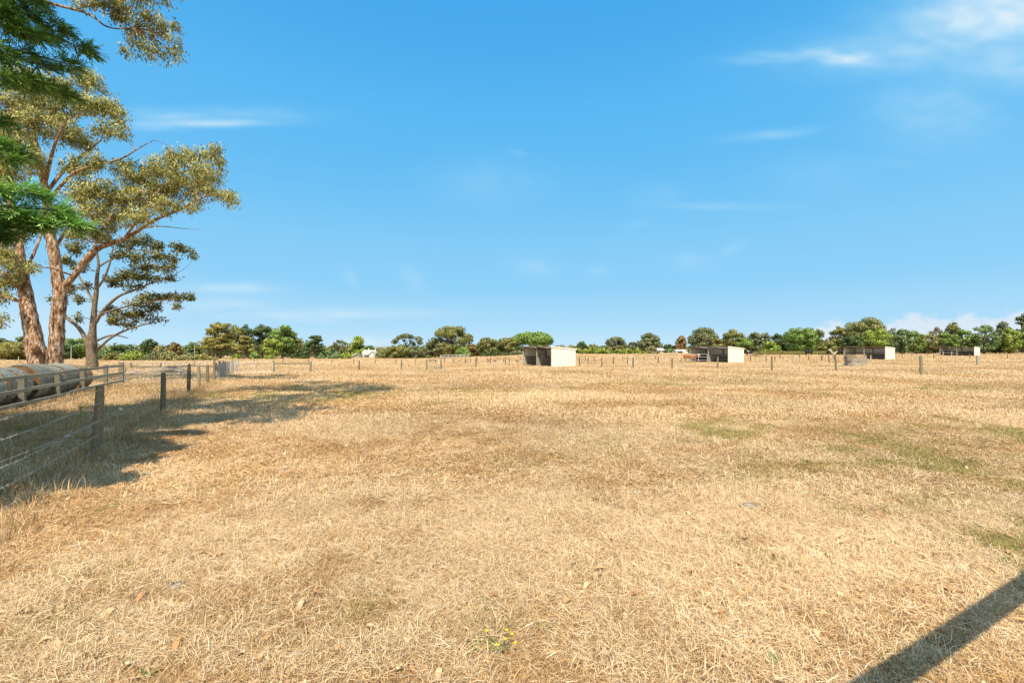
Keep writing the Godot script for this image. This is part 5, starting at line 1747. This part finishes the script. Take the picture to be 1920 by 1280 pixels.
# one skin round a set of bones (from, to, radius, radius): distances joined smoothly and meshed as surface nets
func skin(bones: Array, cell: float, blend: float, paint: Callable) -> ArrayMesh:
	var lo := Vector3.ONE * 1e9
	var hi := -lo
	for q in bones:
		for k in 2:
			lo = lo.min(q[k] - Vector3.ONE * (q[2 + k] + cell * 2.0))
			hi = hi.max(q[k] + Vector3.ONE * (q[2 + k] + cell * 2.0))
	var n := Vector3i(((hi - lo) / cell).ceil()) + Vector3i.ONE
	var f := PackedFloat32Array()
	f.resize(n.x * n.y * n.z)
	for z in n.z:
		for y in n.y:
			for x in n.x:
				var p := lo + Vector3(x, y, z) * cell
				var s := 0.0
				for q in bones:
					var ab: Vector3 = q[1] - q[0]
					var t := clampf((p - q[0]).dot(ab) / maxf(ab.length_squared(), 1e-6), 0.0, 1.0)
					s += exp(-(p.distance_to(q[0] + ab * t) - lerpf(q[2], q[3], t)) / blend)
				f[(z * n.y + y) * n.x + x] = -blend * log(maxf(s, 1e-20))
	var mb := MB.new()
	var ids := {}
	for z in n.z - 1:
		for y in n.y - 1:
			for x in n.x - 1:
				var sum := Vector3.ZERO
				var count := 0
				var vals := []
				for c in 8:
					vals.append(f[((z + (c >> 2)) * n.y + y + ((c >> 1) & 1)) * n.x + x + (c & 1)])
				for e in [[0, 1], [2, 3], [4, 5], [6, 7], [0, 2], [1, 3], [4, 6], [5, 7], [0, 4], [1, 5], [2, 6], [3, 7]]:
					var a: float = vals[e[0]]
					var b: float = vals[e[1]]
					if (a < 0.0) != (b < 0.0):
						var t := a / (a - b)
						var pa := Vector3(e[0] & 1, (e[0] >> 1) & 1, e[0] >> 2)
						var pb := Vector3(e[1] & 1, (e[1] >> 1) & 1, e[1] >> 2)
						sum += pa.lerp(pb, t)
						count += 1
				if count:
					var p := lo + (Vector3(x, y, z) + sum / count) * cell
					var g := Vector3(vals[1] - vals[0] + vals[3] - vals[2] + vals[5] - vals[4] + vals[7] - vals[6], vals[2] - vals[0] + vals[3] - vals[1] + vals[6] - vals[4] + vals[7] - vals[5], vals[4] - vals[0] + vals[5] - vals[1] + vals[6] - vals[2] + vals[7] - vals[3])
					ids[Vector3i(x, y, z)] = mb.vert(p, g.normalized(), paint.call(p))
	for cellkey: Vector3i in ids:
		var at0: float = f[(cellkey.z * n.y + cellkey.y) * n.x + cellkey.x]
		for axis in 3:
			var step := Vector3i.ZERO
			step[axis] = 1
			var k2: Vector3i = cellkey + step
			var at1: float = f[(k2.z * n.y + k2.y) * n.x + k2.x]
			if (at0 < 0.0) == (at1 < 0.0):
				continue
			var u := Vector3i.ZERO
			u[(axis + 1) % 3] = 1
			var w := Vector3i.ZERO
			w[(axis + 2) % 3] = 1
			var four := [cellkey, cellkey - u, cellkey - u - w, cellkey - w]
			if not (ids.has(four[1]) and ids.has(four[2]) and ids.has(four[3])):
				continue
			var i0: int = ids[four[0]]
			var i1: int = ids[four[1]]
			var i2: int = ids[four[2]]
			var i3: int = ids[four[3]]
			if at0 < 0.0:
				mb.ix.append_array([i0, i2, i1, i0, i3, i2])
			else:
				mb.ix.append_array([i0, i1, i2, i0, i2, i3])
	for t in range(0, mb.ix.size(), 3):
		var pa := mb.v[mb.ix[t]]
		var pb := mb.v[mb.ix[t + 1]]
		var pc := mb.v[mb.ix[t + 2]]
		if (pc - pa).cross(pb - pa).dot(mb.n[mb.ix[t]]) < 0.0:
			var keep := mb.ix[t + 1]
			mb.ix[t + 1] = mb.ix[t + 2]
			mb.ix[t + 2] = keep
	return mb.mesh()


# a cow walking along +x; head low for grazing
func cow_bones(grazing: bool) -> Array:
	var v := func(x: float, y: float, z: float) -> Vector3: return Vector3(x, y, z)
	var head: Vector3 = v.call(1.15, 0.4, 0.05) if grazing else v.call(1.12, 1.22, 0.08)
	var nose: Vector3 = v.call(1.3, 0.14, 0.06) if grazing else v.call(1.42, 1.0, 0.1)
	var b := [
		[v.call(-0.62, 1.0, 0), v.call(0.0, 0.92, 0), 0.27, 0.33], [v.call(0.0, 0.92, 0), v.call(0.6, 0.98, 0), 0.33, 0.27], [v.call(0.55, 0.8, 0), v.call(0.72, 0.9, 0), 0.22, 0.2],
		[v.call(0.65, 1.1, 0), head, 0.19, 0.12], [head, nose, 0.12, 0.075],
		[v.call(-0.86, 1.12, 0), v.call(-0.93, 0.5, 0), 0.035, 0.03],
	]
	for s in [-1.0, 1.0]:
		b.append([v.call(0.58, 0.72, 0.16 * s), v.call(0.6 + 0.05 * s, 0.36, 0.16 * s), 0.13, 0.065])
		b.append([v.call(0.6 + 0.05 * s, 0.36, 0.16 * s), v.call(0.58 + 0.08 * s, 0.03, 0.16 * s), 0.06, 0.055])
		b.append([v.call(-0.66, 0.85, 0.17 * s), v.call(-0.58 - 0.06 * s, 0.56, 0.18 * s), 0.19, 0.1])
		b.append([v.call(-0.58 - 0.06 * s, 0.56, 0.18 * s), v.call(-0.76 - 0.06 * s, 0.4, 0.17 * s), 0.085, 0.065])
		b.append([v.call(-0.76 - 0.06 * s, 0.4, 0.17 * s), v.call(-0.72 - 0.06 * s, 0.03, 0.17 * s), 0.06, 0.055])
		b.append([head + v.call(-0.04, 0.06, 0.08 * s), head + v.call(-0.08, 0.07, 0.2 * s), 0.04, 0.03])
	return b


func make_animals() -> void:
	var blotch := FastNoiseLite.new()
	blotch.seed = 8
	blotch.frequency = 1.4
	# brown and white cow at the second shelter
	var brown := func(p: Vector3) -> Color:
		var white := p.y < 0.42 or p.x > 1.02 and p.x < 1.3 and p.y > 0.9 or (p.y < 0.72 and absf(p.x) < 0.45) or blotch.get_noise_3d(p.x, p.y, p.z) > 0.38
		return Color(0.66, 0.62, 0.56) if white else Color(0.28, 0.11, 0.045)
	var o := gp(1296, 680.6)
	var cow := part("cow", skin(cow_bones(false), 0.055, 0.035, brown), M.hide, self)
	cow.position = o + Vector3(0, 0, -0.3)
	cow.rotation.y = -0.2
	cow.scale = Vector3.ONE * 0.88
	tag(cow, "brown and white cow standing behind the low rail at the second shelter", "cow", "cattle")
	var black := func(p: Vector3) -> Color: return Color(0.5, 0.49, 0.47) if blotch.get_noise_3d(p.x + 9.0, p.y, p.z) > 0.3 else Color(0.022, 0.022, 0.024)
	var jet := func(_p: Vector3) -> Color: return Color(0.022, 0.022, 0.025)
	var grazing_pied := skin(cow_bones(true), 0.075, 0.04, black)
	var grazing := skin(cow_bones(true), 0.075, 0.04, jet)
	var standing := skin(cow_bones(false), 0.075, 0.04, jet)
	var herd := [[1405, 667.2, 0.5, grazing_pied, "black and white cow grazing beside the second shelter's end wall"], [1517, 666.6, 2.9, standing, "black cow standing under the spreading bright green tree"], [1556, 666.3, 0.4, grazing, "black cow grazing next to the pale dead stump"], [1575.5, 666.2, 3.4, standing, "black cow standing between the pale dead stump and the third shelter"]]
	for q in herd:
		var p := gp(q[0], q[1])
		var c := part("cow", q[3], M.hide, self)
		c.position = p
		c.rotation.y = q[2]
		tag(c, q[4], "cow", "cattle")
	# long necked geese on the grass
	var bones := [
		[Vector3(-0.16, 0.34, 0), Vector3(0.12, 0.36, 0), 0.09, 0.12], [Vector3(-0.16, 0.36, 0), Vector3(-0.36, 0.42, 0), 0.07, 0.02],
		[Vector3(0.16, 0.4, 0), Vector3(0.26, 0.56, 0), 0.07, 0.035], [Vector3(0.26, 0.56, 0), Vector3(0.27, 0.7, 0), 0.032, 0.03], [Vector3(0.27, 0.72, 0), Vector3(0.31, 0.72, 0), 0.045, 0.04], [Vector3(0.31, 0.715, 0), Vector3(0.39, 0.7, 0), 0.022, 0.012],
	]
	for s in [-1.0, 1.0]:
		bones.append([Vector3(0.0, 0.28, 0.06 * s), Vector3(0.0, 0.02, 0.07 * s), 0.035, 0.018])
		bones.append([Vector3(0.0, 0.015, 0.07 * s), Vector3(0.09, 0.012, 0.08 * s), 0.016, 0.014])
	var plumage := func(p: Vector3) -> Color:
		if p.y < 0.22:
			return Color(0.4, 0.24, 0.1)
		if p.x > 0.3:
			return Color(0.42, 0.22, 0.08)
		return Color(0.24, 0.15, 0.10) if p.x < 0.02 or p.y > 0.45 else Color(0.42, 0.32, 0.24)
	var goose := skin(bones, 0.024, 0.014, plumage)
	for q in [[971, 682.2, 0.1, 1.25, "brown long necked goose beside the first shelter's open bay"], [928.5, 681, 0.4, 1.25, "brown goose with raised neck among the middle paddock posts"], [916.5, 679.4, 2.6, 0.95, "small brown goose walking behind the goose with raised neck"], [861.5, 680.6, 0.3, 0.9, "brown goose feeding by itself near the small far timber frame"], [875, 680.2, 3.3, 0.8, "smallest brown goose, next to the thin dark posts"]]:
		var g := part("goose", goose, M.hide, self)
		g.position = gp(q[0], q[1])
		g.rotation.y = q[2]
		g.scale = Vector3.ONE * q[3]
		tag(g, q[4], "goose", "geese on the paddock")


# ------------------------------------------------------------------ small things

func make_small_things() -> void:
	var rng := RandomNumberGenerator.new()
	rng.seed = 2024
	# pile of cut branches behind the wide gate
	var root := thing("branch_pile", "pile of pale cut branches heaped behind the wide mesh gate", "branch pile", gp(316, 700.5))
	for i in 60:
		var mb := MB.new()
		var tone := rng.randf_range(0.6, 1.1)
		mb.col = Color(0.58, 0.54, 0.50) * tone
		var a := rng.randf() * TAU
		var l := rng.randf_range(0.5, 1.7)
		var x := rng.randfn(0.0, 0.85)
		var high := 0.55 * exp(-x * x * 0.8)
		var c := Vector3(x, rng.randf_range(0.05, 0.1 + high), rng.randfn(0.0, 0.5))
		var dir := Vector3(cos(a), rng.randf_range(-0.15, 0.2), sin(a) * 0.7)
		mb.tube([c - dir * l * 0.5, c + Vector3(0, rng.randf_range(-0.03, 0.08), 0), c + dir * l * 0.5], [0.035, 0.03, 0.012], 5, true)
		part("branch", mb.mesh(), M.timber, root)
	for q in [[252, 701.5, 1.5, 0.5], [262, 697.5, 1.9, 0.2], [355, 700, 1.6, -0.3], [345, 703.5, 1.2, 0.4], [196, 693, 2.6, 0.1], [178, 690.5, 2.2, 0.15]]:
		var p := gp(q[0], q[1])
		var mb := MB.new()
		mb.col = Color(0.42, 0.39, 0.35)
		var dir: Vector3 = Vector3(cos(q[3]), 0, sin(q[3])) * q[2] * 0.5
		mb.tube([-dir + Vector3.UP * 0.07, Vector3.UP * 0.1, dir + Vector3.UP * 0.06], [0.09, 0.08, 0.05], 7, true, 0.06)
		var o := part("fallen_log", mb.mesh(), M.timber, self)
		o.position = p
		tag(o, "grey fallen log lying on bare ground between the rail fence and the branch pile", "log", "fallen logs behind the gate")
	# feed box between two posts
	var f0 := gp(802.5, 693.6)
	root = thing("feed_box", "low weathered plywood feed box between two paddock posts", "feed box", f0)
	var s := -f0.z / FOCAL
	part("side_panel", box_mesh(Vector3(5.5 * s, 3.3 * s, 0.05), Vector3(11.0 * s, 6.4 * s, 0.04), Color(0.56, 0.45, 0.24)), M.rail, root)
	part("side_panel", box_mesh(Vector3(17.4 * s, 3.6 * s, 0.02), Vector3(12.4 * s, 7.2 * s, 0.04), Color(0.40, 0.38, 0.30)), M.rail, root)
	part("end_panel", box_mesh(Vector3(0.0, 3.3 * s, -0.4), Vector3(0.04, 6.2 * s, 0.9), Color(0.5, 0.42, 0.26)), M.rail, root)
	part("end_panel", box_mesh(Vector3(23.4 * s, 3.3 * s, -0.42), Vector3(0.04, 6.2 * s, 0.9), Color(0.4, 0.36, 0.26)), M.rail, root)
	part("back_panel", box_mesh(Vector3(11.8 * s, 3.3 * s, -0.85), Vector3(23.4 * s, 6.2 * s, 0.04), Color(0.42, 0.37, 0.26)), M.rail, root)
	# pale dead stump with forked arms
	var st := gp(1563.5, 672.5)
	root = thing("dead_stump", "pale dead tree stump with forked broken arms between the black cows", "stump", st)
	var mb := MB.new()
	mb.col = Color(0.62, 0.58, 0.48)
	mb.tube([Vector3(0, -0.1, 0), Vector3(0.02, 0.5, 0), Vector3(0, 0.85, 0)], [0.2, 0.13, 0.14], 8, true, 0.1)
	mb.tube([Vector3(0, 0.7, 0), Vector3(-0.35, 1.1, 0.1), Vector3(-0.75, 1.65, 0)], [0.13, 0.15, 0.22], 8, true, 0.15)
	mb.tube([Vector3(0, 0.75, 0), Vector3(0.3, 1.05, 0), Vector3(0.62, 1.3, 0.1)], [0.12, 0.13, 0.1], 8, true, 0.15)
	part("stump_wood", mb.mesh(), M.timber, root)
	# brushwood heap beyond the second shelter
	root = thing("brush_heap", "low heap of grey brushwood beside the black and white cow", "brush heap", gp(1421, 668.5))
	for i in 40:
		mb = MB.new()
		mb.col = Color(0.36, 0.31, 0.24) * rng.randf_range(0.6, 1.2)
		var c := Vector3(rng.randfn(0.0, 0.7), rng.randf_range(0.05, 0.45), rng.randfn(0.0, 0.4))
		var dir := unit(rng) * Vector3(1.0, 0.35, 1.0)
		mb.tube([c - dir * 0.5, c + dir * 0.5], [0.03, 0.015], 4)
		part("stick", mb.mesh(), M.timber, root)
	# guessed gateway beside the lens, out of view, added to cast the shadow strip
	root = thing("added_gateway", "unseen guessed gateway of two posts and a beam, added to cast a shadow on the straw", "gateway")
	var g0 := Vector3(0.6, 0, -0.26)
	var g1 := Vector3(4.71, 0, -2.38)
	for q in [g0, g1]:
		var o := part("post", post_mesh(2.5, 0.085, 91, Color(0.33, 0.30, 0.24)), M.timber, root)
		o.position = q
	mb = MB.new()
	mb.col = Color(0.33, 0.30, 0.24)
	var ends := (g1 - g0).normalized() * 0.12
	mb.tube([g0 - ends + Vector3.UP * 2.42, (g0 + g1) * 0.5 + Vector3.UP * 2.4, g1 + ends + Vector3.UP * 2.42], [0.085, 0.08, 0.08], 10, true, 0.05)
	part("beam", mb.mesh(), M.timber, root)

	# fallen leaves
	root = thing("fallen_leaves", "scattered curled tan gum leaves lying on the straw", "leaves")
	tag(root, "", "", "", "stuff")
	for v in 4:
		mb = MB.new()
		mb.col = [Color(0.55, 0.33, 0.15), Color(0.66, 0.45, 0.25), Color(0.44, 0.24, 0.11), Color(0.58, 0.44, 0.27)][v]
		var prev := Vector3.ZERO
		var w0 := 0.0
		for i in 6:
			var t := (i + 1) / 6.0
			var p := Vector3(t * 0.085, 0.008 + 0.02 * sin(t * PI * (1.0 + 0.3 * v)), 0.012 * sin(t * 3.0))
			var w1 := 0.016 * sin(minf(t * 1.05, 1.0) * PI) + 0.001
			var lift := Vector3.UP * 0.006
			mb.quad(prev + Vector3(0, 0, w0) + lift, prev, p, p + Vector3(0, 0, w1) + lift)
			mb.quad(prev, prev - Vector3(0, 0, w0) + lift, p - Vector3(0, 0, w1) + lift, p)
			prev = p
			w0 = w1
		var places := []
		for i in 110:
			var dd := 2.6 + 9.0 * pow(rng.randf(), 1.3)
			places.append([rng.randf_range(-1.15, 1.15) * dd, dd, Color.WHITE * rng.randf_range(0.8, 1.15)])
		scatter(root, "leaf_litter", mb.mesh(), places, rng, 0.6, 1.5)
		for c in root.get_children():
			c.position.y = 0.02
	# clods, droppings and bits of stick lying about
	root = thing("clods_and_droppings", "scattered dark clods, dry droppings and bits of stick on the straw", "debris")
	tag(root, "", "", "", "stuff")
	for v in 3:
		mb = MB.new()
		for k in (1 if v == 2 else 3):
			mb.col = Color(0.14, 0.09, 0.05) * rng.randf_range(0.7, 1.6)
			var o := Vector3(rng.randf_range(-0.05, 0.05), 0.02, rng.randf_range(-0.05, 0.05))
			if v == 2:
				o = Vector3(0, 0.015, 0)
				mb.col = Color(0.40, 0.32, 0.22)
				var dir := Vector3(rng.randf_range(0.2, 0.3), rng.randf_range(0.0, 0.02), rng.randf_range(-0.06, 0.06))
				mb.tube([o - dir, o + Vector3(0, 0.01, 0.01), o + dir], [0.005, 0.006, 0.003], 5)
			else:
				mb.tube([o + Vector3(-0.025, 0, 0), o + Vector3(-0.015, 0.006, 0), o + Vector3(0.012, 0.008, 0.004), o + Vector3(0.026, 0, 0)], [0.006, 0.02, 0.022, 0.007], 7, true, 0.2, k)
		var bits := []
		for i in 60:
			var dd := 2.8 + 26.0 * pow(rng.randf(), 1.7)
			bits.append([rng.randf_range(-1.15, 1.15) * dd, dd, Color.WHITE])
		scatter(root, ["clods", "droppings", "sticks"][v], mb.mesh(), bits, rng, 0.18, 0.6)
	# yellow flowering weed
	root = thing("yellow_weed", "weed with six small yellow flower heads and a green leaf rosette", "weed", gp(938, 1222))
	for q in [[912, 1183], [950, 1181], [960, 1189], [948, 1198], [932, 1209], [966, 1205]]:
		var g := gp(q[0], q[1] + 34)
		var p := at(q[0], q[1], -g.z) - root.position
		var foot := Vector3(rng.randf_range(-0.02, 0.02), 0, rng.randf_range(-0.02, 0.02))
		mb = MB.new()
		mb.col = Color(0.2, 0.22, 0.06)
		mb.tube([foot, foot.lerp(p, 0.5) + Vector3(0.004, 0.01, 0), p], [0.002, 0.0018, 0.0016], 5, false)
		part("stem", mb.mesh(), M.leaf, root)
		mb = MB.new()
		for i in 26:
			var an := TAU * i / 13.0 + (0.2 if i > 12 else 0.0)
			mb.col = Color(0.86, 0.68, 0.02) * rng.randf_range(0.85, 1.05)
			var along := Vector3(cos(an), 0.25 if i < 13 else 0.8, sin(an)).normalized()
			mb.leaf(p, along, along.cross(Vector3.UP).normalized(), 0.016 if i < 13 else 0.011, 0.006)
		part("flower_head", mb.mesh(), M.leaf, root)
	rosette(root, Vector3.ZERO, 0.11, rng, 26)
	for q in [[890, 1218, 0.09], [1010, 1180, 0.07], [1030, 1184, 0.06], [845, 1212, 0.05], [340, 1094, 0.07], [238, 1098, 0.05], [1700, 1012, 0.09], [1680, 1022, 0.07], [1880, 1056, 0.09], [770, 940, 0.08], [1440, 905, 0.1], [280, 1268, 0.07], [35, 1150, 0.05], [700, 1212, 0.05], [1455, 1252, 0.09], [1540, 1030, 0.06], [30, 1068, 0.06], [1510, 866, 0.12], [1775, 960, 0.1], [1840, 990, 0.1]]:
		var w := thing("green_weed", "small flat green weed rosette growing in the straw", "weed", gp(q[0], q[1]), "weed rosettes")
		rosette(w, Vector3.ZERO, q[2], rng, 18)
	# stones and pale chips
	var stones := [[332, 1103, 0.085, Color(0.32, 0.30, 0.26), "flat grey stone half sunk in the straw beside a small green weed", 0.25], [1192, 926, 0.06, Color(0.42, 0.40, 0.36), "white crumbled stone bits lying in the dry grass", 0.4], [1404, 951, 0.12, Color(0.36, 0.32, 0.27), "flat pale stone lying past the white crumbled bits", 0.2], [1806, 1072, 0.06, Color(0.50, 0.40, 0.27), "rounded sandy stone close to the beam's shadow", 0.6]]
	for q in stones:
		var p := gp(q[0], q[1])
		mb = MB.new()
		mb.col = q[3]
		var nx := 12
		var ny := 7
		for j in ny + 1:
			var ph := PI * j / ny
			for i in nx:
				var an := TAU * i / nx
				var k: float = q[2] * (1.0 + 0.25 * sin(an * 2.0 + q[0]) + 0.12 * sin(an * 5.0 + ph * 3.0 + q[0]))
				var u := Vector3(sin(ph) * cos(an), cos(ph) * q[5], sin(ph) * sin(an) * 0.7)
				mb.vert(u * k, u.normalized(), q[3] * rng.randf_range(0.85, 1.1))
		for j in ny:
			for i in nx:
				var a := j * nx + i
				var b := j * nx + (i + 1) % nx
				mb.ix.append_array([a, b + nx, b, a, a + nx, b + nx])
		var o := part("stone", mb.mesh(), M.plain, self)
		o.position = p + Vector3.UP * (q[2] * q[5] * 0.45 + 0.012)
		tag(o, q[4], "stone")
	# tall yellowing weed by the wire fence
	var wp := at(139, 812, 10.2)
	wp = on_ground(wp.x, 10.2)
	root = thing("tall_weed", "tall yellow green weed stalk beside the first barbed wire post", "weed", wp)
	mb = MB.new()
	mb.col = Color(0.42, 0.42, 0.10)
	var tip := at(152, 754, 10.2) - wp
	mb.tube([Vector3.ZERO, tip * 0.5 + Vector3(0.02, 0, 0), tip], [0.012, 0.009, 0.004], 6)
	part("stalk", mb.mesh(), M.leaf, root)
	mb = MB.new()
	for i in 34:
		mb.col = Color(0.28, 0.32, 0.08) * rng.randf_range(0.7, 1.3)
		var dir := (unit(rng) + Vector3.UP * 0.3).normalized()
		mb.leaf(tip * rng.randf_range(0.55, 1.0), dir, dir.cross(unit(rng)).normalized(), rng.randf_range(0.06, 0.14), 0.02)
	part("leaves", mb.mesh(), M.leaf, root)


func rosette(root: Node3D, o: Vector3, r: float, rng: RandomNumberGenerator, n: int) -> void:
	var mb := MB.new()
	for i in n:
		var an := rng.randf() * TAU
		mb.col = [Color(0.10, 0.24, 0.05), Color(0.14, 0.30, 0.07), Color(0.08, 0.18, 0.04)][i % 3] * rng.randf_range(0.8, 1.2)
		var along := Vector3(cos(an), rng.randf_range(0.1, 0.7), sin(an)).normalized()
		mb.leaf(o + Vector3.UP * 0.01, along, along.cross(Vector3.UP).normalized(), r * rng.randf_range(0.5, 1.1), r * 0.22)
	part("leaf_rosette", mb.mesh(), M.leaf, root)
